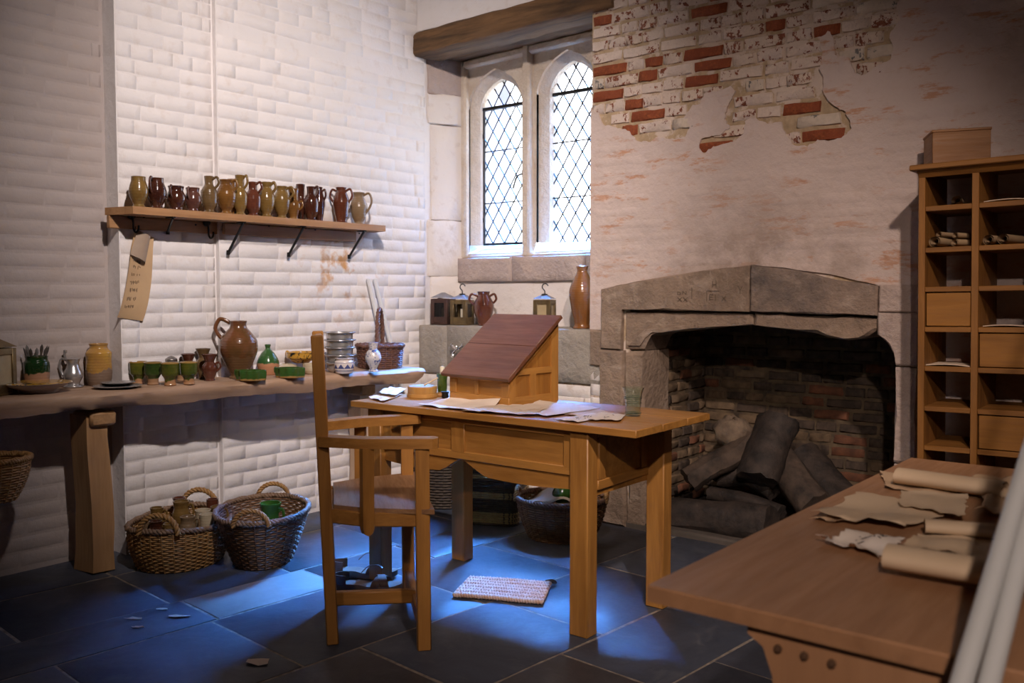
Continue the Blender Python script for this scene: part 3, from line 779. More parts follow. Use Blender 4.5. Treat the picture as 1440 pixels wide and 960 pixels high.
# right-hand jamb
fstone('jamb_stone', [(-1.236, 1.05), (-1.21, 1.035), (-1.185, 1.01), (-1.165, .97), (-1.155, .92), (-1.065, .92), (-1.065, 1.145), (-1.236, 1.145)], 4.05, 4.35, M_JAMB, 0.008, .004, 6)
fstone('jamb_stone', [(-1.234, 1.15), (-1.065, 1.148), (-1.065, 1.265), (-1.232, 1.268)], 4.056, 4.30, M_JAMB, 0.008, .004, 7)
fstone('jamb_stone', [(-1.155, .50), (-1.065, .50), (-1.065, .915), (-1.155, .915)], 4.05, 4.35, M_JAMB, 0.012, .005, 8)
fstone('jamb_stone', [(-1.165, 0.0), (-1.065, 0.0), (-1.065, .495), (-1.155, .495)], 4.05, 4.35, M_JAMB, 0.012, .006, 9)
# left-hand jamb, moulded in steps
fstone('jamb_stone', [(-2.665, .44), (-2.52, .44), (-2.52, .93), (-2.665, .93)], 4.048, 4.32, M_STONE, 0.012, .005, 10)
fstone('jamb_stone', [(-2.517, .40), (-2.405, .40), (-2.41, .93), (-2.517, .93)], 4.070, 4.34, M_STONE, 0.022, .006, 11)
fstone('jamb_stone', [(-2.67, .0), (-2.50, .0), (-2.51, .435), (-2.665, .435)], 4.05, 4.32, M_STONE, 0.016, .008, 12)
fstone('jamb_stone', [(-2.50, .0), (-2.39, .0), (-2.40, .395), (-2.51, .395)], 4.072, 4.34, M_STONE, 0.022, .010, 13)
fstone('quoin_stone', [(-2.735, .84), (-2.668, .835), (-2.66, .932), (-2.657, 1.03), (-2.735, 1.035)], 4.062, 4.2, M_STONE, 0.01, .006, 14)
mb = MB(); mb.box((-2.53 - FPO.x, 4.20 - FPO.y, .56), (.22, .16, 1.12), 0); mb.box((-1.84 - FPO.x, 4.20 - FPO.y, 1.17), (1.4, .16, .12), 0); mb.build('jamb_core', M_STONE_DK, fp, ang=0)
# carved scratches left on the lintel: small letters and crosses
def px_l(px, py): p = aty(px, py, 4.043); return Vector((p.x - FPO.x, 4.0425 - FPO.y, p.z))
mb = MB()
for a, b in [((953, 410), (953, 414)), ((953, 410), (957, 411)), ((957, 411), (957, 414)), ((953, 414), (957, 414)), ((960, 414), (960, 409)), ((960, 409), (965, 414)), ((965, 414), (965, 409)), ((973, 404), (973, 420)), ((953, 418), (959, 424)), ((959, 418), (953, 424)), ((961, 418), (967, 424)), ((967, 418), (961, 424)),
             ((994, 409), (994, 423)), ((994, 409), (1012, 409)), ((998, 414), (998, 421)), ((998, 414), (1003, 414)), ((998, 417.5), (1002, 417.5)), ((998, 421), (1003, 421)), ((1006, 414), (1006, 423)), ((1015, 416), (1021, 423)), ((1021, 416), (1015, 423)), ((1038, 402), (1041, 408)), ((1044, 402), (1041, 408)), ((1041, 408), (1041, 413)), ((1002, 395), (1002, 404)), ((1007, 395), (1007, 404)), ((1002, 400), (1007, 400))]:
    mb.beam(px_l(*a), px_l(*b), .0016, .003, 0)
mb.build('carved_scratches', plain('scratch_shadow_stone', (0.17, 0.125, 0.09), 0.9), LS, ang=0)
# firebox: sooty brick back and sides
FB = 4.86; FXL, FXR = -2.46, -1.13
M_SOOT = plain('sooty_mortar', (0.19, 0.135, 0.08), 0.95, scale=12, bump=0.6, kind='World', c2=(0.05, 0.038, 0.028), dist=0.005)
mb = MB()
def fbx(x0, x1, y0, y1, z0, z1): mb.box(((x0 + x1) / 2 - FPO.x, (y0 + y1) / 2 - FPO.y, (z0 + z1) / 2), (x1 - x0, y1 - y0, z1 - z0))
fbx(FXL - .1, FXR + .1, FB, FB + .1, 0, 1.9); fbx(FXL - .1, FXL, 4.32, FB, 0, 1.9); fbx(FXR, FXR + .1, 4.32, FB, 0, 1.9)
fbx(FXL - .04, FXR + .1, 4.30, 4.34, 1.10, 1.9); fbx(FXL - .1, FXR + .1, 4.3, FB + .1, 1.9, 1.95)
mb.build('firebox', M_SOOT, fp, ang=0)
mb = MB(); mb.box((0, .42, .006), (1.42, .86, .05), .01); mb.build('hearth_slab', slate('sooty_hearth', (0.12, 0.10, 0.085), (0.07, 0.06, 0.05), (0.17, 0.14, 0.11), .7), fp)
mk = [plain('sooty_brick', (0.11, 0.077, 0.055), 0.9, scale=18, bump=0.6, c2=(0.04, 0.03, 0.024), dist=0.004),
      plain('ochre_burnt_brick', (0.22, 0.15, 0.088), 0.9, scale=18, bump=0.6, c2=(0.11, 0.075, 0.046), dist=0.004),
      plain('red_burnt_brick', (0.25, 0.10, 0.05), 0.9, scale=18, bump=0.6, c2=(0.12, 0.055, 0.034), dist=0.004)]
kb = [[(brick_mesh('burnt_brick', .20 - .014, .062 - .012, 200 + 10 * q + s, 0.013, 0.008, mk[q], 0.005, -0.004), .20) for s in range(3)] for q in range(3)]
rk = random.Random(21)
def pickk(u, z):
    q = rk.random()
    lowleft = max(0, min(1, (0.95 - z) * 1.6)) * max(.25, min(1, (-1.3 - u)))
    if q < .16: return kb[2]
    return kb[1] if q < .2 + .65 * lowleft else kb[0]
lay(fp, None, .2, MAT_B, lambda u, z: Vector((u, FB, z)) - FPO, FXL, FXR, .03, 1.16, .0645, rk, lens=(.2, .12, .13, .2), pick=pickk, jit=.008)
MAT_S = Matrix(((0, 0, 1, 0), (1, 0, 0, 0), (0, 1, 0, 0), (0, 0, 0, 1)))
lay(fp, None, .2, MAT_S, lambda u, z: Vector((FXL, u, z)) - FPO, 4.34, FB, .03, 1.1, .0645, rk, lens=(.2, .13, .13), pick=lambda u, z: kb[1] if rk.random() < .6 else (kb[2] if rk.random() < .4 else kb[0]), jit=.008, name='side_brick')
# ---- logs
M_LOG = plain('charred_log', (0.06, 0.043, 0.034), 0.75, scale=13, bump=1.0, c2=(0.012, 0.010, 0.009), dist=0.014, detail=7)
M_LOG2 = plain('weathered_log', (0.12, 0.083, 0.06), 0.8, scale=11, bump=1.0, c2=(0.024, 0.019, 0.016), dist=0.014, detail=7)
M_ASH = plain('ashy_stump', (0.34, 0.25, 0.17), 0.95, scale=13, bump=1.0, c2=(0.15, 0.11, 0.08), dist=0.012)
def log(label, pts, rad, mat, seed, flat=1.0, n=5):
    r = random.Random(seed); p = smooth_path(pts, n); m = len(p); base = Vector(p[0]); base.z = 0
    seg = 18; ridge = [1 + r.uniform(-.07, .07) for _ in range(seg)]; P = []; ax = None
    for i in range(m):
        f = i / (m - 1); q = (rad[0] + (rad[1] - rad[0]) * f) * r.uniform(.96, 1.04)
        d = (p[min(i + 1, m - 1)] - p[max(i - 1, 0)]).normalized()
        ax = frame_from(d)[0] if ax is None else (ax - d * ax.dot(d)).normalized()
        by = d.cross(ax)
        cut = d * (r.uniform(-.02, .02)) if i in (0, m - 1) else Vector()
        for k in range(seg):
            a = 2 * math.pi * k / seg; rr_ = q * ridge[k] * r.uniform(.97, 1.03)
            P.append(p[i] - base + ax * (rr_ * math.cos(a)) + by * (rr_ * math.sin(a) * flat) + d * (r.uniform(-.008, .008) if i in (0, m - 1) else 0))
    F = [(i * seg + k, i * seg + (k + 1) % seg, (i + 1) * seg + (k + 1) % seg, (i + 1) * seg + k) for i in range(m - 1) for k in range(seg)]
    n0 = len(P); P += [p[0] - base, p[-1] - base]
    F += [((k + 1) % seg, k, n0) for k in range(seg)] + [((m - 1) * seg + k, (m - 1) * seg + (k + 1) % seg, n0 + 1) for k in range(seg)]
    mb = MB(); mb.add(P, F)
    o = mb.build('log', mat, loc=base, ang=42); tag(o, label, 'log', 'logs in the fireplace')
    return o
def fy(px, py, y): return aty(px, py, y)
log('long thick charred log lying flat along the front of the hearth', [fy(925, 722, 4.22), fy(1000, 728, 4.20), fy(1085, 736, 4.20)], (.088, .092), M_LOG, 1)
log('stout dark log standing steeply upright in front of the log pile', [fy(1065, 674, 4.32), fy(1080, 630, 4.42), fy(1095, 592, 4.52)], (.105, .11), M_LOG, 2, .85)
log('bent log with a pale cut end sticking out left over the flat log', [fy(968, 676, 4.26), fy(998, 656, 4.34), fy(1028, 641, 4.44), fy(1056, 616, 4.55)], (.066, .062), M_LOG2, 3)
log('split flat log wedged between the front log and the leaning ones', [fy(1000, 694, 4.36), fy(1050, 703, 4.34), fy(1100, 720, 4.32)], (.05, .045), M_LOG, 4, .8)
log('brown log leaning to the right behind the steep upright log', [fy(1148, 716, 4.36), fy(1122, 682, 4.44), fy(1098, 645, 4.54)], (.095, .085), M_LOG2, 5)
log('darkest log leaning at the far right against the fireback', [fy(1190, 712, 4.50), fy(1160, 680, 4.56), fy(1128, 640, 4.63)], (.10, .09), M_LOG, 6)
log('short log stub peeping out at the left behind the bent log', [fy(982, 660, 4.46), fy(1002, 660, 4.52), fy(1020, 665, 4.56)], (.055, .055), M_LOG2, 7)
log('small dark log buried in the middle of the pile', [fy(1010, 670, 4.46), fy(1050, 668, 4.48), fy(1090, 690, 4.44)], (.055, .055), M_LOG, 8)
r = random.Random(33); mb = MB()
base = fy(1030, 608, 4.52); P = []; F = []
prof = [(.0, -.075), (.07, -.065), (.095, -.02), (.10, .03), (.075, .065), (.03, .08), (0.0, .082)]
mb.lathe(prof, 14); mb.v = [tuple(c + r.uniform(-.014, .014) for c in q) for q in mb.v]
o = mb.build('charred_stump', M_ASH, loc=base, ang=80); tag(o, 'pale crumbling ash-grey stump lodged on top of the log pile', 'stump')

# =================================================================== FURNITURE
# ---- oak writing table
OAK = ('golden_oak', (0.44, 0.21, 0.048), (0.27, 0.115, 0.023))
def oak(ax): return wood(*OAK, axis=ax, rough=0.42)
TT = 0.77
TX0, TX1, TY0, TY1 = -2.98, -1.58, 2.605, 3.17
wt = thing('writing_table', 'golden oak writing table with scalloped aprons and four square legs', 'table', (-2.28, 2.89, 0), R_(1.2))
TO = Vector((-2.28, 2.89, 0))
def T(x, y, z): return (x - TO.x, y - TO.y, z)
mb = MB()
for k in range(3):
    ya = TY0 + (TY1 - TY0) * k / 3; yb = TY0 + (TY1 - TY0) * (k + 1) / 3
    mb2 = MB(); mb2.box(T((TX0 + TX1) / 2, (ya + yb) / 2, TT - .0135), (TX1 - TX0, yb - ya - .0006, .027), .0025); mb2.build('tabletop_board', oak('X'), wt)
legs_ = [(-1.825, 2.665), (-1.80, 3.09), (-2.77, 3.11), (-2.865, 2.70)]
LX0, LX1, LY0, LY1 = -2.865, -1.82, 2.665, 3.09
for (x, y) in ((LX1 - .008, LY0), (LX1 + .06, LY1 + .01), (LX0 + .08, LY1 + .02), (LX0, LY0)):
    mb = MB(); mb.beam(T(x, y, 0), T(x, y, TT - .027), .078, .066, .004, up=(0, 1, 0)); mb.build('leg', oak('Z'), wt)
def apron(p, q, zt, zb, nrm, lobes, th=.024, inset=.028):
    """front board with a scalloped foot, framed panels above"""
    p = Vector(p); q = Vector(q); d = q - p; L = d.length; d.normalize(); n = Vector(nrm)
    M = Matrix((d, Vector((0, 0, 1)), n)).transposed().to_4x4(); M.translation = p
    if M.to_3x3().determinant() < 0: M = Matrix((d, Vector((0, 0, 1)), -n)).transposed().to_4x4(); M.translation = p
    poly = [(L, zt), (0, zt), (0, lobes(0))]
    poly += [(L * k / 28, lobes(k / 28)) for k in range(1, 29)]
    mb = MB(); mb.prism(poly, -th / 2, th / 2, M); return mb.build('apron', oak('X'), wt, ang=30)
def lob(f):
    g = abs(f - .44)
    if g < .03: return .565 + .012 * (1 - g / .03)
    h = (f / .41) if f < .41 else (1 - f) / .53
    h = max(0, min(1, h)); return .525 - .012 * math.sin(math.pi * h) + (.04 * max(0, h - .82) / .18)
mb = MB()
ap_f = apron(T(LX0 + .04, LY0 + .004, 0), T(LX1 - .04, LY0 + .004, 0), TT - .027, 0, (0, -1, 0), lob)
# raised stiles and rails on the front apron
for x0, x1, z0, z1 in ((LX0 + .04, LX1 - .04, .715, .742), (LX0 + .04, LX1 - .04, .575, .608), (-2.445, -2.375, .60, .73), (LX0 + .04, LX0 + .085, .60, .73), (LX1 - .085, LX1 - .04, .60, .73)):
    mb = MB(); mb.box(T((x0 + x1) / 2, LY0 - .012, (z0 + z1) / 2), (x1 - x0, .012, z1 - z0), .003); mb.build('apron_rail' if x1 - x0 > .2 else 'apron_stile', oak('X' if x1 - x0 > .2 else 'Z'), ap_f)
apron(T(LX0 + .12, LY1 + .01, 0), T(LX1 - .04, LY1, 0), TT - .027, 0, (0, 1, 0), lambda f: .53)
ap_e = apron(T(LX1 + .008, LY0 + .03, 0), T(LX1 + .018, LY1 - .03, 0), TT - .027, 0, (1, 0, 0), lambda f: .503)
apron(T(LX0 - .005, LY0 + .03, 0), T(LX0 + .075, LY1 - .03, 0), TT - .027, 0, (-1, 0, 0), lambda f: .51 + .02 * math.sin(math.pi * f))
for y0, y1, z0, z1 in ((LY0 + .03, LY1 - .03, .715, .742), (LY0 + .03, LY1 - .03, .525, .56), (LY0 + .035, LY0 + .08, .56, .715), (LY1 - .085, LY1 - .04, .56, .715)):
    mb = MB(); mb.box(T(LX1 + .03, (y0 + y1) / 2, (z0 + z1) / 2), (.012, y1 - y0, z1 - z0), .003); mb.build('apron_rail' if y1 - y0 > .2 else 'apron_stile', oak('Y' if y1 - y0 > .2 else 'Z'), ap_e)

# ---- sloping desk box on the table
dz = TT + .0005
fl_, fr_, br_ = atz(630, 562, TT), atz(717, 571, TT), atz(789, 564, TT)
dx = (fr_ - fl_); dy = (br_ - fr_); LWD = dx.length; LDP = dy.length
rz = math.atan2(dx.y, dx.x)
ld = thing('sloping_desk', 'small oak sloping writing desk with reddish lid on the oak table', 'desk', (fl_.x + .012, fl_.y, dz), rz - R_(4))
HF, HB = 0.115, 0.345
LDP = 0.30; LWD = 0.355
RED = ('reddish_lid_wood', (0.17, 0.066, 0.032), (0.10, 0.036, 0.018))
mb = MB(); mb.box((LWD / 2, LDP / 2, .008), (LWD - .01, LDP - .01, .016)); mb.build('bottom_board', oak('X'), ld)
th = .016
mb = MB(); mb.box((LWD / 2, .012, HF / 2), (LWD - .02, .010, HF - .004), 0); mb.build('front_panel', oak('X'), ld)
mb = MB(); mb.box((LWD / 2, LDP - .01, HB / 2), (LWD - .02, .014, HB - .01), 0); mb.build('back_panel', oak('X'), ld)
sl_ = (HB - HF) / LDP
for s_, x in ((0, .012), (1, LWD - .012)):
    mb = MB(); mb.prism([(.005, .002), (LDP - .005, .002), (LDP - .005, HB - .01), (.005, HF - .006)], -.005, .005, Matrix(((0, 0, 1, x), (1, 0, 0, 0), (0, 1, 0, 0), (0, 0, 0, 1)))); mb.build('side_panel', wood('panel_oak', (0.37, 0.165, 0.03), (0.23, 0.09, 0.017), 'Z'), ld, ang=0)
    xo = -.001 if s_ == 0 else LWD + .001
    sg = 1 if s_ == 0 else -1
    def fr(a, b, ha, hb, nm='side_frame', axis='Y'):
        mb = MB(); mb.prism([(a, ha[0]), (b, hb[0]), (b, hb[1]), (a, ha[1])], 0, .011, Matrix(((0, 0, sg, xo), (1, 0, 0, 0), (0, 1, 0, 0), (0, 0, 0, 1)))); mb.build(nm, oak(axis), ld, ang=0)
    top = lambda y: HF + sl_ * y
    fr(0, .036, (0, top(0)), (0, top(.036)), axis='Z')
    fr(LDP - .042, LDP, (0, top(LDP - .042)), (0, top(LDP)), axis='Z')
    fr(.036, LDP - .042, (0, .036), (0, .036)); fr(.036, LDP - .042, (.125, .15), (.125, .15))
    fr(.036, LDP - .042, (top(.036) - .03, top(.036)), (top(LDP - .042) - .03, top(LDP - .042)))
    fr(.125, .16, (.036, .125), (.036, .125), axis='Z')
for x0, x1, z0, z1 in ((0, LWD, .0, .036), (0, LWD, HF - .018, HF), (0, .04, .036, HF - .018), (LWD - .045, LWD, .036, HF - .018), (LWD * .43, LWD * .43 + .022, .036, HF - .018)):
    mb = MB(); mb.box(((x0 + x1) / 2, .003, (z0 + z1) / 2), (x1 - x0, .012, z1 - z0), .002); mb.build('front_frame', oak('X' if x1 - x0 > .1 else 'Z'), ld)
a0 = math.atan2(HB - HF, LDP); Lh = math.hypot(HB - HF, LDP) + .035
M = Matrix.Translation((LWD / 2, -.022, HF - .016)) @ Matrix.Rotation(a0, 4, 'X')
M_LID = wood(*RED, axis='X', rough=0.4)
for k in range(2):
    mb = MB(); mb.box((0, Lh * (k + .5) / 2, .009 + .004), (LWD + .05, Lh / 2 - .0008, .017), .002, M); mb.build('lid_board', M_LID, ld)

# ---- plain oak armchair seen from its side
NF = atz(597, 915, 0); FF = atz(574, 832, 0); MID = (NF + FF) / 2
ch = thing('armchair', 'tall-backed oak armchair with splayed arms at the writing table', 'chair', (MID.x, MID.y, 0), math.atan2(.77, .637))
hw = .30
CHW = ('chair_oak', (0.43, 0.20, 0.047), (0.27, 0.115, 0.024))
def cw(ax): return wood(*CHW, axis=ax, rough=0.38)
def bm(name, a, b, wd, dp, ax, up=(0, 1, 0), bev=.004):
    mb = MB(); mb.beam(a, b, wd, dp, bev, up=Vector(up)); return mb.build(name, cw(ax), ch)
for s in (-1, 1):
    bm('leg', (0, s * hw, 0), (-.004, s * hw, .70), .048, .042, 'Z')
    bm('back_post', (-.309, s * .175, 0), (-.352, s * .175, 1.085), .042, .056, 'Z')
    y1, y2, y3 = s * .185, s * .262, s * (hw + .003)
    mb = MB()
    pts = [(-.335, y1), (-.19, y2), (.034, y3)]
    w_ = .032
    def arm_poly(pts, w_):
        Lf = []; Rt = []
        for i, (x, y) in enumerate(pts):
            d = Vector(pts[min(i + 1, 2)]) - Vector(pts[max(i - 1, 0)]); d.normalize(); nn = Vector((-d.y, d.x))
            Lf.append((x + nn.x * w_, y + nn.y * w_)); Rt.append((x - nn.x * w_, y - nn.y * w_))
        e = Vector(pts[2]); d = (Vector(pts[2]) - Vector(pts[1])).normalized(); nn = Vector((-d.y, d.x))
        tip = [tuple(e + d * .018 - nn * w_ * .55), tuple(e + d * .018 + nn * w_ * .55)]
        return Rt + tip + list(reversed(Lf))
    mb.prism(arm_poly(pts, w_), .702, .737); mb.build('arm', cw('X'), ch, ang=30)
    # little post between seat and arm with a rounded foot
    mp = [( -.021, .43), (-.015, .412), (0, .404), (.015, .412), (.021, .43), (.021, .705), (-.021, .705)]
    nx = Vector((.4, s * .92, 0)).normalized() * s; tx = Vector((nx.y, -nx.x, 0)) 
    Mx = Matrix(((tx.x, 0, nx.x * s, -.19), (tx.y, 0, nx.y * s, s * .285), (0, 1, 0, 0), (0, 0, 0, 1)))
    mb = MB(); mb.prism(mp if s > 0 else mp, -.013, .013, Mx); mb.build('arm_post', cw('Z'), ch, ang=30)
    bm('seat_rail', (-.31, s * .185, .455), (-.19, s * .262, .455), .022, .05, 'X', up=(0, 0, 1))
    bm('seat_rail', (-.19, s * .262, .455), (-.0, s * (hw - .0), .455), .022, .05, 'X', up=(0, 0, 1))
bm('seat_rail', (.0, -hw, .45), (.0, hw, .45), .022, .045, 'Y', up=(0, 0, 1))
bm('seat_rail', (-.309, -.175, .45), (-.309, .175, .45), .022, .045, 'Y', up=(0, 0, 1))
mb = MB(); mb.prism([(.035, -.335), (.035, .335), (-.19, .262), (-.30, .19), (-.30, -.19), (-.19, -.262)], .478, .494); mb.build('seat', wood('worn_seat_oak', (0.36, 0.20, 0.10), (0.22, 0.11, 0.05), 'Y', 0.35), ch, ang=30)
bm('stretcher', (0.0, -hw, .075), (.0, hw, .075), .03, .055, 'Y', up=(0, 0, 1))
bm('stretcher', (-.315, -.175, .12), (-.315, .175, .12), .025, .045, 'Y', up=(0, 0, 1))
bm('stretcher', (-.315, 0, .10), (0, 0, .09), .032, .05, 'X', up=(0, 0, 1))
mb = MB(); mb.beam((-.333, -.175, .62), (-.333, .175, .62), .022, .05, .003, up=Vector((0, 0, 1))); mb.build('back_rail', cw('Y'), ch)
mb = MB(); mb.beam((-.349, -.175, 1.04), (-.349, .175, 1.04), .022, .075, .003, up=Vector((0, 0, 1))); mb.build('back_rail', cw('Y'), ch)
mb = MB(); mb.box((-.341, 0, .82), (.014, .312, .38), .002); mb.build('back_panel', cw('Z'), ch)

# ---- long slab table along the left wall
ELM = ('grey_brown_elm', (0.44, 0.29, 0.19), (0.27, 0.165, 0.10))
st = thing('slab_table', 'long rustic elm slab table with a wavy live edge along the white wall', 'table', (-3.9, 2.5, 0))
SO = Vector((-3.9, 2.5, 0)); SZ = 0.805
edge_t = [(0, 552), (30, 555), (67, 558), (73, 553), (100, 550), (133, 547), (165, 544), (200, 541), (240, 537), (255, 536.5), (330, 537), (380, 534), (420, 532), (500, 526), (560, 520), (588, 517)]
pe = [atz(x, y, SZ) for x, y in edge_t]
ys = [1.15] + [p.y for p in pe]; xs_ = [pe[0].x + .05] + [p.x for p in pe]
def edge_x(y):
    return -3.83 + .115 * (y - 2.0) + .010 * math.sin(y * 7.3) + .006 * math.sin(y * 17)
r = random.Random(4); n = 54; P = []; y_a, y_b = 1.2, pe[-1].y + .015
for i in range(n + 1):
    f = i / n; y = y_a + (y_b - y_a) * f; xf = edge_x(y) + r.uniform(-.003, .003)
    xb = -4.02 if y > 2.665 else (-4.065 if y > 2.16 else -4.16)
    th = .078 + .006 * math.sin(y * 9) + r.uniform(-.003, .003)
    k = 1.0 if f < .985 else .6
    sec = [(xb, SZ), (xf - .03, SZ + .0), (xf - .008, SZ - .004), (xf + .004 + r.uniform(-.004, .004), SZ - .02), (xf - .002 + r.uniform(-.004, .004), SZ - .045 * k), (xf - .018 + r.uniform(-.006, .006), SZ - th * k), (xf - .06, SZ - th * k - .004), (xb, SZ - th * k)]
    P += [Vector((a, y, b)) - SO for a, b in sec]
m = 8
F = [(i * m + k, i * m + (k + 1) % m, (i + 1) * m + (k + 1) % m, (i + 1) * m + k) for i in range(n) for k in range(m)]
F = [tuple(reversed(f)) for f in F]
F += [tuple(range(m)), tuple(reversed([n * m + k for k in range(m)]))]
F = [tuple(reversed(f)) for f in F]
mb = MB(); mb.add(P, F); mb.build('slab_top', wood(*ELM, axis='Y', rough=0.55, scale=.8), st, ang=50)
def elm(ax): return wood(*ELM, axis=ax, rough=0.6, scale=.8)
LEGW = ('tan_post_wood', (0.47, 0.27, 0.12), (0.29, 0.15, 0.06))
def slab_leg(y, xa, xb, wy, mat_z):
    mb = MB(); rr = random.Random(int(y * 100))
    P = []; q = 7
    for i in range(q + 1):
        f = i / q; z = .70 * f; bow = .008 * math.sin(f * 5)
        for (a, b) in ((xa, y - wy / 2), (xb, y - wy / 2 + .006), (xb, y + wy / 2), (xa, y + wy / 2)):
            e = .014 * (1 - f) ** 3
            P.append(Vector((a + (e if a == xb else -e) + rr.uniform(-.004, .004), b + bow + rr.uniform(-.003, .003), z + (rr.uniform(0, .012) if i == 0 else 0))) - SO)
    F = [(i * 4 + k, i * 4 + (k + 1) % 4, (i + 1) * 4 + (k + 1) % 4, (i + 1) * 4 + k) for i in range(q) for k in range(4)] + [(3, 2, 1, 0), tuple(q * 4 + k for k in range(4))]
    mb.add(P, F); mb.build('leg', mat_z, st, ang=30)
slab_leg(1.945, -4.02, -3.885, .10, wood(*LEGW, axis='Z', rough=0.6, scale=.7))
slab_leg(3.52, -4.0, -3.90, .10, wood('pale_post_wood', (0.50, 0.36, 0.25), (0.36, 0.24, 0.15), 'Z', 0.6))
for y in (1.96, 3.50):
    mb = MB(); mb.box(Vector((-3.945, y, .682)) - SO, (.17, .115, .062), .01); mb.build('bearer_block', wood(*LEGW, axis='X', rough=.55), st)
# =================================================================== WALL SHELF, HOOKS, PARCHMENT
SHZ = 1.62
sh = thing('wall_shelf', 'long pine wall shelf on iron brackets holding glazed jugs', 'shelf', (-4.03, 2.9, SHZ))
HO = Vector((-4.03, 2.9, SHZ))
PINE = ('shelf_pine', (0.40, 0.215, 0.095), (0.27, 0.13, 0.05))
def pine(ax): return wood(*PINE, axis=ax, rough=0.55)
mb = MB(); mb.prism([(-4.075 - HO.x, 2.095 - HO.y), (-3.90 - HO.x, 2.135 - HO.y), (-3.888 - HO.x, 3.665 - HO.y), (-4.03 - HO.x, 3.70 - HO.y), (-4.03 - HO.x, 2.66 - HO.y), (-4.075 - HO.x, 2.66 - HO.y)], -.034, 0)
mb.build('board', pine('Y'), sh, ang=30)
mb = MB(); mb.box(Vector((-4.06, 2.39, SHZ - .064)) - HO, (.025, .58, .058), .003); mb.build('back_rail', pine('Y'), sh)
mb = MB(); mb.box(Vector((-4.015, 3.11, SHZ - .066)) - HO, (.025, .87, .058), .003); mb.build('back_rail', pine('Y'), sh)
for (tx, ty), (bx, by), xw in (((243, 305), (236, 326), -4.055), ((342, 312), (321, 355), -4.015), ((427, 320), (406, 358), -4.01), ((512, 326), (491, 361), -4.01)):
    a = atx(tx, ty, -3.915); b = atx(bx, by, xw)
    mb = MB(); mb.tube([Vector((b.x, b.y, b.z)) - HO, Vector((a.x, a.y, SHZ - .04)) - HO], .0065, 6); mb.beam(Vector((a.x - .05, a.y, SHZ - .037)) - HO, Vector((a.x + .012, a.y, SHZ - .037)) - HO, .018, .006, .001)
    mb.tube([b - HO + Vector((0, 0, -.012)), b - HO + Vector((0, 0, .012))], .0095, 6)
    mb.build('bracket', M_IRON, sh)
for k, (px, py) in enumerate(((184, 303), (290, 313))):
    a = atx(px, py, -4.045) - HO
    mb = MB(); mb.lathe([(0, .016), (.017, .012), (.019, 0), (.017, -.003), (0, -.004)], 10, M=Matrix.Translation(a) @ Matrix.Rotation(math.pi / 2, 4, 'Y'))
    mb.tube(smooth_path([a + Vector((.008, 0, 0)), a + Vector((.016, 0.002, -.03)), a + Vector((.014, .004, -.062)), a + Vector((.02, .012, -.078)), a + Vector((.024, .022, -.066)), a + Vector((.024, .024, -.045))], 5), .0048, 6)
    mb.build('hook', M_IRON, sh)
for px, py in ((202, 305), (275, 316), (378, 318), (443, 323), (505, 328)):
    a = atx(px, py, -4.04 if px < 300 else -4.0) - HO
    mb = MB(); mb.lathe([(0, .004), (.005, .003), (.005, 0)], 6, M=Matrix.Translation(a) @ Matrix.Rotation(math.pi / 2, 4, 'Y')); mb.build('nail', M_IRON, sh)
M_PARCH = plain('tan_parchment', (0.55, 0.37, 0.20), 0.7, scale=5, c2=(0.46, 0.30, 0.16), bump=0.2)
M_PARCH2 = plain('grey_brown_parchment', (0.35, 0.26, 0.185), 0.7, scale=9, c2=(0.29, 0.21, 0.15), bump=0.2)
PX = -4.07
pc = [atx(*p, PX) for p in ((180, 330), (211, 333), (210, 350), (207, 390), (202, 430), (196, 451), (162, 447), (166, 420), (172, 380), (176, 350))]
# hanging sheet built as a gently curled strip
Lc = [atx(*p, PX) for p in ((186, 325), (180, 345), (176, 370), (171, 400), (165, 430), (161, 446))]
Rc = [atx(*p, PX) for p in ((213, 334), (210, 352), (208, 375), (206, 400), (202, 430), (197, 451))]
hp = thing('hanging_parchment', 'long tan parchment list hanging from a shelf hook on the white wall', 'parchment', tuple(Lc[0]))
Lc = smooth_path(Lc, 4); Rc = smooth_path(Rc, 4); n = len(Lc) - 1
def pf(u, v):
    k = min(int(v * n), n - 1); f = v * n - k
    a = Lc[k].lerp(Lc[k + 1], f); b = Rc[k].lerp(Rc[k + 1], f); p = a.lerp(b, u)
    return p - Vector(hp.location) + Vector((.012 + .018 * (u - .5) ** 2 * 4 * .5 + .02 * math.sin(v * 3), 0, 0))
mb = MB(); mb.sheet(pf, 8, 24); mb.f = [tuple(reversed(f)) for f in mb.f]; shp_ = mb.build('sheet', M_PARCH, hp, ang=80)
q = [atx(*p, PX) for p in ((188, 324), (205, 333), (196, 369), (176, 358))]
mb = MB()
def ff(u, v):
    a = q[0].lerp(q[1], u); b = q[3].lerp(q[2], u); p = a.lerp(b, v)
    return p - Vector(hp.location) + Vector((.034 + .03 * math.sin(u * 2.6) * .6 + .012 * v, 0, 0))
mb.sheet(ff, 8, 6); mb.build('folded_flap', M_PARCH2, hp, ang=80)
r = random.Random(8); mb = MB()
for row, v in enumerate((.28, .36, .42, .50, .57, .64, .72, .80)):
    for k in range(9):
        u = .16 + k * .042 + r.uniform(-.01, .01); 
        if r.random() < .2: continue
        a = pf(u, v + r.uniform(-.012, .0)); b = pf(u + r.uniform(.0, .03), v + r.uniform(.008, .03))
        mb.beam(a + Vector((.0015, 0, 0)), b + Vector((.0015, 0, 0)), .0016, .0012, 0)
tag(mb.build('ink_writing', plain('brown_ink', (0.10, 0.06, 0.04), 0.8), shp_, ang=0), kind='stuff')
mb = MB(); a = atx(184, 322, -4.05) - Vector(hp.location); mb.tube([a + Vector((.02, 0.012, .012)), a + Vector((.018, .01, -.018))], .002, 5); mb.build('string', M_IRON, hp)

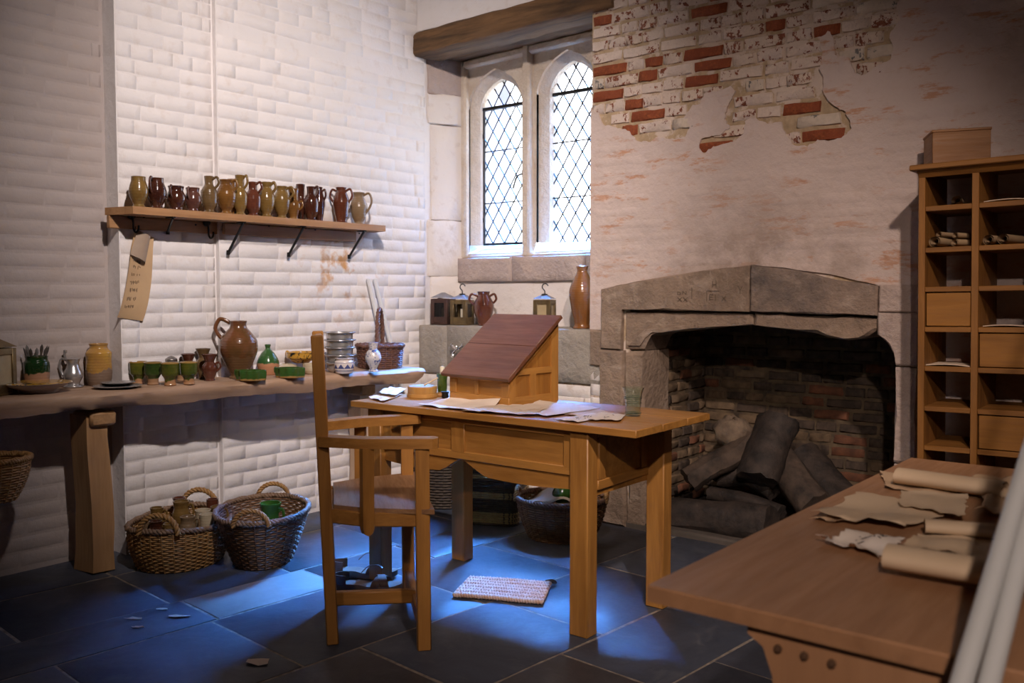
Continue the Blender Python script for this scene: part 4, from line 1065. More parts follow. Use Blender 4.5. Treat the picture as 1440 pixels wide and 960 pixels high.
# =================================================================== POTTERY
AR = 0.676                                  # picture-right, as an angle in plan
def rad_at(prof, z):
    for (r0, z0), (r1, z1) in zip(prof[:-1], prof[1:]):
        if z0 <= z <= z1 and z1 > z0: return r0 + (r1 - r0) * (z - z0) / (z1 - z0)
    return prof[-1][0]
def pot(name, label, cat, loc, h, rmax, shape, mat, handles=(), group=None, seg=26, wall=.006, rmul=1.0, sx=1.0, sy=1.0, rotz=0.0, inner=None):
    """shape: (radius / rmax, height / h) from foot to rim; handles: (angle, top, bottom, reach, thickness)"""
    prof = []
    pts = smooth_path([(a * rmax, 0, b * h) for a, b in shape], 4)
    for p in pts:
        if prof and p.z < prof[-1][1] + 1e-4 and abs(p.x - prof[-1][0]) < 1e-4: continue
        prof.append((max(p.x, .001), p.z))
    out = list(prof); depth = []
    for a, z in reversed(prof):
        if z < h * .08: break
        depth.append((max(a - wall, .0015), z))
    depth.append((.001, max(depth[-1][1] - .002, .004)))
    mb = MB(); mb.lathe([(0.0008, 0)] + out + [(out[-1][0] - wall * .4, h + .0012)] + depth, seg, sx=sx, sy=sy)
    o = mb.build(name, mat, None, loc=loc, rotz=rotz, ang=50); tag(o, label, cat, group)
    for (ang, zt, zb, reach, th) in handles:
        d = Vector((math.cos(ang), math.sin(ang), 0)); zt_, zb_ = zt * h, zb * h
        rt, rb_ = rad_at(prof, zt_), rad_at(prof, zb_)
        ex_ = max(rt, rb_) + reach
        pts = [d * (rt - .004) + Vector((0, 0, zt_)), d * (rt + (ex_ - rt) * .65) + Vector((0, 0, zt_ + .012 * h / .17)), d * ex_ + Vector((0, 0, zt_ * .72 + zb_ * .28)), d * (rb_ + (ex_ - rb_) * .62) + Vector((0, 0, zb_ * .68 + zt_ * .32)), d * (rb_ - .003) + Vector((0, 0, zb_))]
        mb = MB(); mb.tube(smooth_path(pts, 5), th, 8, flat=.7, up=Vector((-d.y, d.x, 0))); mb.build('handle', mat, o, ang=70)
    return o
G_TAN = glaze('olive_tan_glaze', (0.21, 0.125, 0.036), (0.145, 0.08, 0.022))
G_AMBER = glaze('amber_brown_glaze', (0.215, 0.10, 0.025), (0.12, 0.05, 0.013), 0.14)
G_OLIVE = glaze('dull_olive_brown_glaze', (0.155, 0.095, 0.042), (0.11, 0.065, 0.026), 0.22)
G_DARK = glaze('dark_treacle_glaze', (0.07, 0.022, 0.011), (0.038, 0.012, 0.008), 0.10, coat=.6)
G_RED = glaze('red_brown_glaze', (0.125, 0.038, 0.02), (0.075, 0.022, 0.012), 0.12, coat=.5)
G_PURP = glaze('purple_brown_glaze', (0.12, 0.05, 0.036), (0.085, 0.032, 0.024), 0.2)
G_GREYTAN = glaze('stoneware_grey_tan', (0.24, 0.165, 0.095), (0.19, 0.12, 0.062), 0.28)
S_BARREL = [(.62, 0), (.66, .03), (.56, .10), (.86, .30), (1, .52), (.88, .72), (.74, .86), (.72, .97), (.74, 1)]
S_MUG = [(.66, 0), (.68, .03), (.64, .12), (.88, .30), (1, .48), (.92, .66), (.76, .80), (.78, .92), (.84, .97), (.84, 1)]
S_JUG = [(.62, 0), (.64, .03), (.50, .09), (.76, .22), (1, .48), (.98, .62), (.72, .80), (.62, .86), (.64, .93), (.72, .98), (.72, 1)]
S_BOTT = [(.70, 0), (.72, .02), (.56, .08), (.86, .22), (1, .44), (.94, .60), (.60, .74), (.50, .80), (.52, .92), (.56, .985), (.56, 1)]
S_TALL = [(.68, 0), (.72, .02), (.55, .08), (.84, .22), (1, .42), (.90, .56), (.58, .68), (.56, .74), (.60, .88), (.66, .985), (.66, 1)]
S_BALU = [(.68, 0), (.70, .02), (.50, .09), (.80, .24), (1, .46), (.92, .64), (.66, .80), (.56, .85), (.66, .93), (.74, .99), (.74, 1)]
S_TYG = [(.70, 0), (.74, .02), (.64, .07), (.82, .24), (.98, .5), (1, .62), (.70, .84), (.56, .90), (.60, .96), (.66, .99), (.66, 1)]
S_CYL = [(.62, 0), (.66, .02), (.60, .08), (.82, .24), (1, .42), (.94, .52), (.68, .62), (.66, .72), (.70, .86), (.80, .985), (.80, 1)]
FR = AR - math.pi / 2
RT = AR - .25
shelf_pots = [
 ('jar', 'olive tan handleless jar at the left end of the shelf', 'jar', 195.5, .138, .040, S_BARREL, G_TAN, (), 0),
 ('jug', 'dark treacle brown jug with its handle facing out, beside the tan jar', 'jug', 221, .140, .041, S_BARREL, G_DARK, ((FR - .15, .93, .50, .012, .0065),), 0),
 ('mug', 'squat amber-streaked dark mug, shorter, third pot from the shelf left end', 'mug', 248, .112, .041, S_MUG, G_DARK, ((FR - .1, .92, .48, .010, .0055),), 0),
 ('mug', 'squat purple-brown mug, fourth pot from the shelf left end', 'mug', 271.5, .112, .036, S_MUG, G_PURP, ((FR - .1, .92, .48, .010, .005),), 0),
 ('jug', 'dull olive bottle-necked jug just right of the purple-brown mug', 'jug', 294.5, .176, .037, S_BOTT, G_OLIVE, ((RT, .90, .66, .018, .006),), 0),
 ('jug', 'glossy amber jug with a wide rim, between two olive bottle-necked jugs', 'jug', 318.5, .168, .044, S_JUG, G_AMBER, ((RT, .92, .66, .014, .006),), 0),
 ('jug', 'tallest amber-olive jug with a long straight neck on the shelf', 'jug', 338, .198, .034, S_TALL, G_TAN, ((RT, .92, .66, .016, .006),), 0),
 ('jug', 'small round dark red-brown jug right of the long-necked jug', 'jug', 356, .172, .038, S_BOTT, G_RED, ((RT, .92, .68, .016, .006),), 0),
 ('jug', 'pale tan baluster jug right of the round red-brown jug', 'jug', 375, .178, .040, S_BALU, G_TAN, ((RT, .92, .70, .014, .007),), 0),
 ('jug', 'tan jug with a big loop handle, second of the two pale tan jugs', 'jug', 396.5, .166, .040, S_JUG, G_TAN, ((RT, .90, .60, .022, .006),), 0),
 ('jug', 'narrow amber jug with a straight collar and small low handle', 'jug', 413, .160, .033, S_CYL, G_AMBER, ((RT, .52, .30, .016, .005),), 0),
 ('jug', 'dark brown ringed jug, front one of the three dark jugs', 'jug', 437.5, .182, .038, S_BOTT, G_DARK, ((RT, .93, .68, .012, .006),), .0),
 ('jug', 'big dark red two-handled jug standing apart towards the shelf right end', 'jug', 480, .196, .043, S_TYG, G_RED, ((RT, .88, .58, .016, .006), (RT + math.pi, .88, .58, .016, .006)), 0),
 ('jug', 'grey-tan jug with a large ear handle at the shelf right end', 'jug', 504.5, .182, .046, S_JUG, G_GREYTAN, ((RT + .1, .90, .36, .026, .006),), -.02),
]
for nm, lab, cat, px, h, rm, shp, mat, hs, dx_ in shelf_pots:
    p = atx(px, 300, -3.945 + dx_)
    pot(nm, lab, cat, (p.x, p.y, SHZ + .0005), h, rm * 1.07, shp, mat, [(a, b, c, d * 1.25, e * 1.1) for a, b, c, d, e in hs], 'glazed pots on the wall shelf')
for nm, lab, px, h, rm, shp, mat, hs in (
 ('jug', 'dark jug half hidden behind the narrow amber jug', 423, .196, .030, S_CYL, G_DARK, ()),
 ('jug', 'dark brown jug with a tall handle, behind the dark ringed jug', 449, .192, .030, S_TYG, G_DARK, ((RT, .86, .62, .010, .006),)),
 ('jug', 'amber jug half hidden behind the wide-rimmed amber jug', 326, .182, .028, S_JUG, G_AMBER, ((RT, .92, .66, .012, .005),))):
    p = atx(px, 300, -3.998); pot(nm, lab, 'jug', (p.x, p.y, SHZ + .0005), h, rm, shp, mat, hs, 'glazed pots on the wall shelf')

# ---- things on the slab table
def wall_x(y): return XL if y > 2.66 else (XM if y > 2.152 else XA)
def onst(px, py, r=.05):
    p = atz(px, py, SZ + .014)
    if p.x < wall_x(p.y) + r + .014:
        q = atx(px, py, wall_x(p.y) + r + .014); q = atx(px, py, wall_x(q.y) + r + .014); p = q
    return (p.x, p.y, SZ + .001)
G_GREEN = glaze('green_glaze', (0.125, 0.115, 0.014), (0.05, 0.072, 0.012), 0.14, lower=(0.40, 0.20, 0.085), zs=.020, wob=.014, rim=(0.34, 0.19, 0.04), zr=.098)
G_GREEN2 = glaze('dark_green_glaze', (0.045, 0.075, 0.014), (0.02, 0.042, 0.01), 0.14, lower=(0.33, 0.18, 0.085), zs=.030, wob=.004, rim=(0.25, 0.15, 0.035), zr=.098)
G_GJAR = glaze('deep_green_jar_glaze', (0.012, 0.045, 0.012), (0.008, 0.028, 0.008), 0.14, lower=(0.36, 0.2, 0.12), zs=.075, wob=.012)
G_FLASK = glaze('green_over_orange_glaze', (0.03, 0.10, 0.03), (0.05, 0.12, 0.035), 0.16, lower=(0.46, 0.22, 0.11), zs=.062, wob=.01)
G_LOBE = glaze('bright_green_glaze', (0.03, 0.095, 0.02), (0.05, 0.08, 0.015), 0.14, lower=(0.38, 0.2, 0.05), zs=.008, wob=.004, scale=30)
G_YEL = glaze('yellow_slip_glaze', (0.52, 0.29, 0.055), (0.38, 0.2, 0.06), 0.16, lower=(0.22, 0.14, 0.09), zs=.065, wob=.02)
G_BIG = glaze('big_jug_brown_glaze', (0.17, 0.065, 0.028), (0.105, 0.052, 0.016), 0.2, lower=(0.13, 0.062, 0.018), zs=.105, wob=.012)
S_GOB = [(.62, 0), (.66, .03), (.60, .10), (.60, .26), (.72, .36), (.92, .48), (.96, .70), (.98, .92), (1, .985), (1, 1)]
cups = [(198, 533, 'olive green goblet with drips on its foot, leftmost of the front row', G_GREEN), (219, 537, 'darker green goblet with a bare clay foot, second in the front row', G_GREEN2),
        (243, 538, 'bright olive goblet with broad green drips, third in the front row', G_GREEN), (269.5, 536.5, 'olive goblet right of the others, just left of the brown jug', G_GREEN)]
for px, py, lab, m in cups:
    pot('goblet', lab, 'goblet', tuple(Vector(onst(px, py, .042)) + Vector((-.022, 0, 0))), .104, .0405, S_GOB, m, (), 'green glazed goblets on the slab table')
S_COLL = [(.66, 0), (.70, .02), (.60, .07), (.80, .22), (1, .42), (.92, .56), (.62, .68), (.60, .74), (.84, .90), (1.0, .99), (1.0, 1)]
pot('jug', 'brown collared jug with a loop handle, right of the last green goblet', 'jug', onst(295, 531, .04), .128, .037, S_COLL, G_RED, ((AR, .62, .36, .018, .005),))
pot('jug', 'brown jug with a flared collar standing behind the last goblet', 'jug', onst(265, 525, .037), .128, .036, S_COLL, G_RED, ())
pot('jug', 'olive collared jug at the back beside the biggest brown jug', 'jug', onst(286, 521, .037), .150, .036, S_COLL, G_OLIVE, ())
pot('goblet', 'dark green goblet in the back row between two front goblets', 'goblet', onst(255, 524, .037), .09, .036, S_GOB, G_GREEN2, ())
pot('pewter_pot', 'small grey pewter salt with a domed lid behind the goblets', 'salt', onst(241, 520, .03), .122, .028, [(.9, 0), (1, .03), (.7, .12), (.6, .3), (.8, .5), (.92, .7), (1, .84), (.9, .9), (.3, .99), (.05, 1)], plain('dull_pewter', (0.34, 0.31, 0.29), 0.35, .85, scale=30), ())
S_BIGJ = [(.50, 0), (.52, .015), (.44, .06), (.62, .18), (.92, .40), (1, .55), (.94, .68), (.62, .82), (.46, .88), (.42, .93), (.46, .985), (.47, 1)]
p = onst(336, 527, .098)
pot('jug', 'biggest brown round-bellied jug with a looped handle on the slab table', 'jug', p, .285, .094, S_BIGJ, G_BIG, ((AR + math.pi + .15, .965, .70, .025, .010),), seg=36)
pot('flask', 'round green and orange flask with a tiny neck right of the big jug', 'flask', onst(377, 519, .06), .157, .057, [(.72, 0), (.76, .02), (.86, .12), (1, .32), (.92, .5), (.62, .7), (.36, .80), (.24, .86), (.22, .90), (.27, .97), (.27, 1)], G_FLASK, ())
for px, py, lab in ((355, 531, 'bright green lobed dish with a small ear, in front of the big jug'), (410, 527, 'green lobed dish with a small ear, between the flask and the chair back')):
    pot('lobed_dish', lab, 'dish', tuple(Vector(onst(px, py, .055)) + Vector((-.012, 0, 0))), .050, .070, [(.93, 0), (.96, .05), (1, .4), (1, .85), (.98, .97), (.98, 1)], G_LOBE, ((AR + math.pi, .9, .35, .006, .006),), seg=48, sx=1.0, sy=.62, rotz=0, wall=.005)
for o in [o for o in C.objects if o.name.startswith('lobed_dish')]:
    o.rotation_euler.z = AR; 
    for c in o.children: c.rotation_euler.z = -AR
    r0 = o.data
    for v in r0.vertices:
        a = math.atan2(v.co.y, v.co.x); k = 1 + .09 * math.cos(8 * a) * min(1, v.co.length / .06); v.co.x *= k; v.co.y *= k
G_CREAM = glaze('cream_tin_glaze', (0.55, 0.47, 0.33), (0.48, 0.38, 0.26), 0.2)
p = onst(404, 521, .065); pot('bowl', 'upturned cream bowl under the yellow patterned dish, behind the green dish', 'bowl', p, .05, .062, [(1, 0), (1, .06), (.96, .4), (.8, .75), (.55, .93), (.45, 1)], G_CREAM, ())
pot('bowl', 'small white bowl half hidden by the chair post on the slab table', 'bowl', onst(438, 522), .055, .045, [(.6, 0), (.7, .05), (.95, .4), (1, .8), (1, 1)], G_CREAM, ())
def yellow_pattern(name, base, ink, sc):
    t = NT(name); v = t.coord('Object', (1, 1, 1)); a = t.noise(v, sc, 2, 0.5, 1.2)
    k = t.mix(t.ramp(a, [(0.56, 0.0), (0.6, 1.0)]), base, ink); t.col(k); t.rough(0.22); t.b.inputs['Coat Weight'].default_value = .4; return t.m
M_YB = yellow_pattern('yellow_black_slipware', (0.50, 0.27, 0.04), (0.025, 0.02, 0.015), 45)
p = onst(424, 518, .085); p = (p[0], p[1], SZ + .052)
pot('patterned_dish', 'yellow dish with black slip trailing stacked on the upturned cream bowl', 'dish', p, .058, .082, [(.45, 0), (.5, .03), (.78, .3), (.82, .42), (.96, .48), (.97, .9), (1.0, .97), (1, 1)], M_YB, ((AR + math.pi - .3, .95, .5, .012, .006),))
# pewter stack and blue-white pots
M_PEW = plain('polished_pewter', (0.56, 0.54, 0.53), 0.26, 0.7, scale=12, c2=(0.42, 0.41, 0.41), bump=.12)
p0 = onst(478, 519, .09)
for k in range(5):
    pot('pewter_bowl', ['bottom', 'second from the bottom', 'middle', 'fourth from the bottom', 'topmost'][k].capitalize() + ' pewter bowl in the stack behind the blue and white jar', 'bowl', (p0[0] + .002 * (k % 2), p0[1], p0[2] + .0405 * k), .052, .083, [(.66, 0), (.70, .03), (.84, .3), (.86, .72), (.90, .84), (1.04, .93), (1.05, 1)], M_PEW, (), 'stack of pewter bowls', wall=.003)
def blue_white(name, sc, zs):
    t = NT(name); v = t.coord('Object', (1, 1, 1), rnd=False); a = t.noise(v, sc, 2, 0.5, 1.5); z = t.sep(v)[2]
    c = t.mix(t.ramp(a, [(0.54, 0.0), (0.60, 1.0)]), (0.62, 0.58, 0.55), (0.085, 0.11, 0.27))
    for z0, z1 in zs:
        f = t.math('MULTIPLY', t.math('GREATER_THAN', z, z0), t.math('LESS_THAN', z, z1)); c = t.mix(f, c, (0.09, 0.11, 0.22))
    t.col(c); t.rough(0.2); t.b.inputs['Coat Weight'].default_value = .4; return t.m
M_BW = blue_white('blue_white_vase', 48, ((.012, .015), (.118, .121), (.126, .128), (.158, .161)))
t = NT('blue_white_zigzag'); v = t.coord('Object', (1, 1, 1), rnd=False); sx_ = t.sep(v)
ang = t.math('ARCTAN2', sx_[1], sx_[0]); zig = t.math('PINGPONG', t.math('MULTIPLY', ang, 9 / math.pi), 1.0)
hz = t.math('ADD', .028, t.math('MULTIPLY', zig, .022)); f = t.math('MULTIPLY', t.math('LESS_THAN', sx_[2], hz), t.math('GREATER_THAN', sx_[2], .026))
c = t.mix(f, (0.62, 0.56, 0.52), (0.06, 0.07, 0.18))
for z0, z1 in ((.012, .016), (.018, .0195), (.056, .058)):
    c = t.mix(t.math('MULTIPLY', t.math('GREATER_THAN', sx_[2], z0), t.math('LESS_THAN', sx_[2], z1)), c, (0.07, 0.08, 0.17))
t.col(c); t.rough(.2)
pot('painted_jar', 'small white jar painted with blue triangles, in front of the pewter stack', 'jar', onst(484, 521), .080, .051, [(.84, 0), (.88, .04), (.92, .1), (1, .3), (1, .6), (.96, .78), (.80, .88), (.92, .96), (.94, 1)], t.m, ())
pot('painted_vase', 'white vase painted with blue leaves, in front of the wicker basket', 'vase', onst(525, 519, .045), .158, .043, [(.60, 0), (.62, .03), (.46, .10), (.62, .20), (.96, .40), (1, .52), (.84, .66), (.54, .76), (.50, .80), (.58, .92), (.66, .985), (.66, 1)], M_BW, ())
# left end of the slab table
pot('albarello_jar', 'yellow glazed storage jar with a dark base beside the pewter plates', 'jar', onst(139.5, 531), .192, .0565, [(.80, 0), (.84, .03), (.94, .12), (1, .3), (.97, .6), (1.0, .74), (.97, .80), (.72, .88), (.68, .94), (.74, .99), (.74, 1)], G_YEL, ())
mb = MB()
jp = onst(52, 528, .055)
o = pot('quill_jar', 'green glazed pot holding dark quills behind the yellow platter', 'pot', jp, .150, .052, [(.86, 0), (.9, .04), (.94, .3), (1, .62), (.98, .8), (.84, .9), (.88, .98), (.9, 1)], G_GJAR, ())
M_QUILL = plain('dark_quill', (0.05, 0.045, 0.04), 0.5, scale=60, c2=(0.10, 0.085, 0.07))
r = random.Random(2)
for k in range(11):
    a = k * .571 * math.pi; b = Vector((.016 * math.cos(a), .016 * math.sin(a), .055)); d = Vector((math.cos(a) * .26 + r.uniform(-.05, .05), math.sin(a) * .26, 1)).normalized(); L = r.uniform(.125, .15)
    mb = MB(); q = [b + d * (L * f) for f in (0, .4, .7, .82, .92, 1)]; mb.tube(q, [.003, .003, .0035, .007, .0065, .001], 6, flat=.45)
    tag(mb.build('quill', M_QUILL, None, loc=(jp[0], jp[1], jp[2] + .004), ang=60), 'dark feathered quill standing in the green pot', 'quill', 'quills in the green pot')
M_SLIP = yellow_pattern('yellow_platter_slip', (0.58, 0.31, 0.035), (0.02, 0.012, 0.01), 26)
M_CLAYW = glaze('pale_biscuit_clay', (0.50, 0.44, 0.40), (0.43, 0.37, 0.33), 0.5, coat=.1)
pp = onst(52, 541, .14)
pl = thing('platter', 'wide footed yellow platter with dark slip pattern at the left table end', 'platter', pp)
mb = MB(); mb.lathe([(.001, 0), (.062, 0), (.066, .006), (.072, .012), (.115, .030), (.137, .040), (.139, .0435)], 40, caps=False); mb.build('body', M_CLAYW, pl, ang=40)
mb = MB(); mb.lathe([(.1385, .0432), (.128, .0452), (.08, .0475), (.04, .0485), (.001, .0488)], 40, caps=False); mb.build('slip_face', M_SLIP, pl, ang=60)
jg = onst(103, 534)
fl2 = pot('pewter_jug', 'lidded pewter flagon with a curved handle beside the yellow storage jar', 'jug', jg, .128, .042, [(.92, 0), (1, .03), (.95, .07), (.66, .12), (.72, .2), (.96, .36), (.94, .5), (.72, .68), (.6, .82), (.66, .94), (.74, 1)], M_PEW, ((AR + math.pi, .93, .3, .024, .006),))
mb = MB(); mb.lathe([(.001, .136), (.02, .134), (.031, .130), (.033, .128), (.001, .1279)], 20); lidf = mb.build('lid', M_PEW, fl2)
mb = MB(); d = -Vector((math.cos(AR), math.sin(AR), 0)); mb.tube([d * .030 + Vector((0, 0, .128)), d * .036 + Vector((0, 0, .145)), d * .034 + Vector((0, 0, .158))], .006, 8); mb.lathe([(0, -.009), (.008, -.005), (.008, .005), (0, .009)], 10, c=d * .033 + Vector((0, 0, .162))); mb.build('thumb_rest', M_PEW, lidf)
for k, (px, py, rr_, lab) in enumerate(((165, 541, .104, 'larger pewter plate lying under another near the table edge'), (166, 539, .075, 'smaller pewter plate resting on the larger one'))):
    p = onst(px, py, .105); p = (p[0], p[1], p[2] + (.009 if k else 0))
    mb = MB(); mb.lathe([(.001, 0), (rr_ * .6, 0), (rr_ * .68, .005), (rr_ * .98, .009), (rr_, .0105), (rr_ * .98, .012), (rr_ * .66, .0085), (rr_ * .58, .004), (.001, .0035)], 40)
    tag(mb.build('pewter_plate', M_PEW, None, loc=p, ang=40), lab, 'plate', 'pewter plates on the slab table')

# ---- lanterns
M_BRASS = plain('tarnished_brass', (0.26, 0.185, 0.085), 0.42, .75, scale=20, c2=(0.14, 0.10, 0.055), bump=.1)
M_COPPER = plain('dark_reddish_copper', (0.10, 0.052, 0.038), 0.5, .5, scale=20, c2=(0.06, 0.034, 0.028), bump=.1)
M_TIN = plain('grey_tin', (0.38, 0.38, 0.40), 0.4, .8, scale=20, c2=(0.27, 0.27, 0.29))
M_HORN = glass_mat('cloudy_horn_pane', (0.42, 0.40, 0.36), 0.35)
M_WAX = plain('cream_candle_wax', (0.62, 0.55, 0.42), 0.5, scale=20, var=.1)
M_HORNS = plain('milky_horn', (0.42, 0.33, 0.19), 0.35, scale=14, c2=(0.34, 0.26, 0.14))
def lantern(label, loc, wd, hb, hr, body, roof, hook, rotz, pane, open_front=False):
    root = thing('lantern', label, 'lantern', loc, rotz); h = wd / 2
    mb = MB(); mb.box((0, 0, .006), (wd, wd, .012), .003); mb.build('base', body, root)
    for sx in (-1, 1):
        for sy in (-1, 1):
            mb = MB(); mb.box((sx * (h - .012), sy * (h - .012), hb / 2), (.024, .024, hb - .012), .002); mb.build('corner_post', body, root)
    for k in range(4):
        M = Matrix.Rotation(k * math.pi / 2, 4, 'Z')
        mb = MB(); mb.box((0, -h + .004, .030), (wd - .04, .006, .036), .001, M); mb.build('lower_rail', body, root)
        mb = MB(); mb.box((0, -h + .004, hb - .018), (wd - .04, .006, .026), .001, M); mb.build('upper_rail', body, root)
        if not (open_front and k == 0):
            mb = MB(); mb.box((0, -h + .008, hb / 2 + .01), (wd - .046, .002, hb - .075), 0, M); mb.build('side_pane', pane, root, ang=0)
    mb = MB(); P = [Vector((sx * h * 1.04, sy * h * 1.04, hb)) for sx, sy in ((-1, -1), (1, -1), (1, 1), (-1, 1))] + [Vector((sx * .008, sy * .008, hb + hr)) for sx, sy in ((-1, -1), (1, -1), (1, 1), (-1, 1))]
    mb.add(P, [(0, 1, 5, 4), (1, 2, 6, 5), (2, 3, 7, 6), (3, 0, 4, 7), (4, 5, 6, 7), (3, 2, 1, 0)]); mb.build('roof', roof, root, ang=0)
    if hook:
        z = hb + hr; mb = MB(); mb.lathe([(0, .0), (.018, .001), (.020, .005), (.006, .008), (0, .009)], 10, c=(0, 0, z - .004))
        mb.tube(smooth_path([(0, 0, z), (0, 0, z + .02), (-.014, 0, z + .038), (-.010, 0, z + .056), (.006, 0, z + .062), (.018, 0, z + .054), (.02, 0, z + .048)], 5), .0035, 6); mb.build('hook', M_IRON, root)
    mb = MB(); mb.lathe([(.001, .012), (.022, .012), (.022, .03), (.012, .032), (.012, hb * .62), (.001, hb * .63)], 12); mb.build('candle', M_WAX, root)
    return root
LDZ = 1.034
lantern('reddish copper lantern without a hook in the ledge left corner', (-3.935, 4.20, LDZ), .118, .166, .034, M_COPPER, M_TIN, False, .25, M_HORN)
lantern('brass lantern with an open front showing its candle, beside the copper lantern', (-3.775, 4.20, LDZ), .112, .160, .03, M_BRASS, M_TIN, True, .25, M_HORN, True)
lantern('brass lantern with a milky pane standing behind the sloping desk', (-3.15, 4.215, LDZ), .105, .163, .026, M_BRASS, M_TIN, True, .30, M_HORNS)
lp = onst(-16, 540, .10)
lantern('dark brass lantern cut by the left picture edge on the slab table', lp, .15, .20, .05, M_BRASS, M_BRASS, True, .5, M_HORNS)
pot('jug', 'red-brown three-handled jug on the stone ledge between two brass lanterns', 'jug', (-3.60, 4.20, LDZ), .205, .062, [(.60, 0), (.62, .02), (.56, .06), (.80, .25), (1, .5), (.95, .68), (.66, .85), (.56, .91), (.60, .97), (.66, 1)], G_RED, ((AR + math.pi, .86, .62, .026, .007), (FR, .88, .60, .016, .007), (AR, .86, .66, .016, .007)))
pot('tall_vase', 'tall orange-brown bottle vase at the right end of the stone ledge', 'vase', (-2.875, 4.195, LDZ), .345, .073, [(.70, 0), (.72, .015), (.60, .05), (.62, .12), (.84, .32), (1, .54), (.96, .64), (.66, .80), (.42, .90), (.40, .94), (.44, .985), (.45, 1)], glaze('orange_brown_salt_glaze', (0.25, 0.10, 0.028), (0.17, 0.065, 0.018), .16, scale=7), (), seg=34)
# tap on the ledge
tp = aty(646, 490, 4.05); tp.y = 4.03
tr = thing('tap', 'bright silver tap with cross handles on the front of the stone ledge', 'tap', (tp.x, tp.y, tp.z))
M_CHR = plain('bright_silver_metal', (0.70, 0.68, 0.66), 0.12, 1.0, scale=10, var=.05)
mb = MB(); mb.tube([(0, .05, -.012), (0, -.01, -.012), (0, -.035, -.03), (0, -.04, -.05)], .011, 10); mb.build('body', M_CHR, tr)
for s in (-1, 1):
    mb = MB(); mb.tube([(0, 0, -.005), (s * .018, 0, .006), (s * .04, .0, .016)], [.010, .007, .009], 8); mb.build('handle_arm', M_CHR, tr)
    mb = MB(); mb.lathe([(0, -.011), (.009, -.006), (.010, .0), (.007, .008), (0, .012)], 10, c=(s * .044, 0, .02)); mb.build('knob', M_CHR, tr)
mb = MB(); mb.lathe([(0, -.02), (.012, -.012), (.010, .008), (.006, .018), (0, .02)], 10, c=(0, -.005, .002)); mb.build('valve_cap', M_CHR, tr)
# =================================================================== BASKETS
def wick(name, c, c2): return plain(name, c, 0.55, scale=45, c2=c2, bump=.4, dist=.0015)
W_GOLD = wick('golden_willow', (0.46, 0.26, 0.09), (0.28, 0.14, 0.048)); W_BROWN = wick('brown_willow', (0.19, 0.095, 0.042), (0.10, 0.05, 0.026))
W_DARK = wick('dark_willow', (0.11, 0.075, 0.052), (0.055, 0.04, 0.03)); W_RED = wick('red_brown_willow', (0.17, 0.075, 0.045), (0.09, 0.04, 0.028))
W_STRAW = wick('straw_willow', (0.52, 0.37, 0.18), (0.40, 0.26, 0.12)); W_RIM = wick('pale_brown_willow', (0.27, 0.17, 0.105), (0.16, 0.095, 0.055))
def sup(a, b, t, e):
    c, s = math.cos(t), math.sin(t)
    return Vector((a * math.copysign(abs(c) ** (2 / e), c), b * math.copysign(abs(s) ** (2 / e), s), 0))
def twist(mb, path, R, r, strands=3, turns=6, closed=False, seg=5):
    n = len(path)
    for s in range(strands):
        pts = []; ax = None
        for i in range(n):
            d = (path[(i + 1) % n] - path[i - 1]) if closed else (path[min(i + 1, n - 1)] - path[max(i - 1, 0)])
            d.normalize()
            if ax is None: ax, by = frame_from(d, Vector((0, 0, 1)))
            else: ax = (ax - d * ax.dot(d)).normalized(); by = d.cross(ax)
            a = 2 * math.pi * (turns * i / n + s / strands); pts.append(path[i] + ax * (R * math.cos(a)) + by * (R * math.sin(a)))
        mb.tube(pts, r, seg, closed=closed)
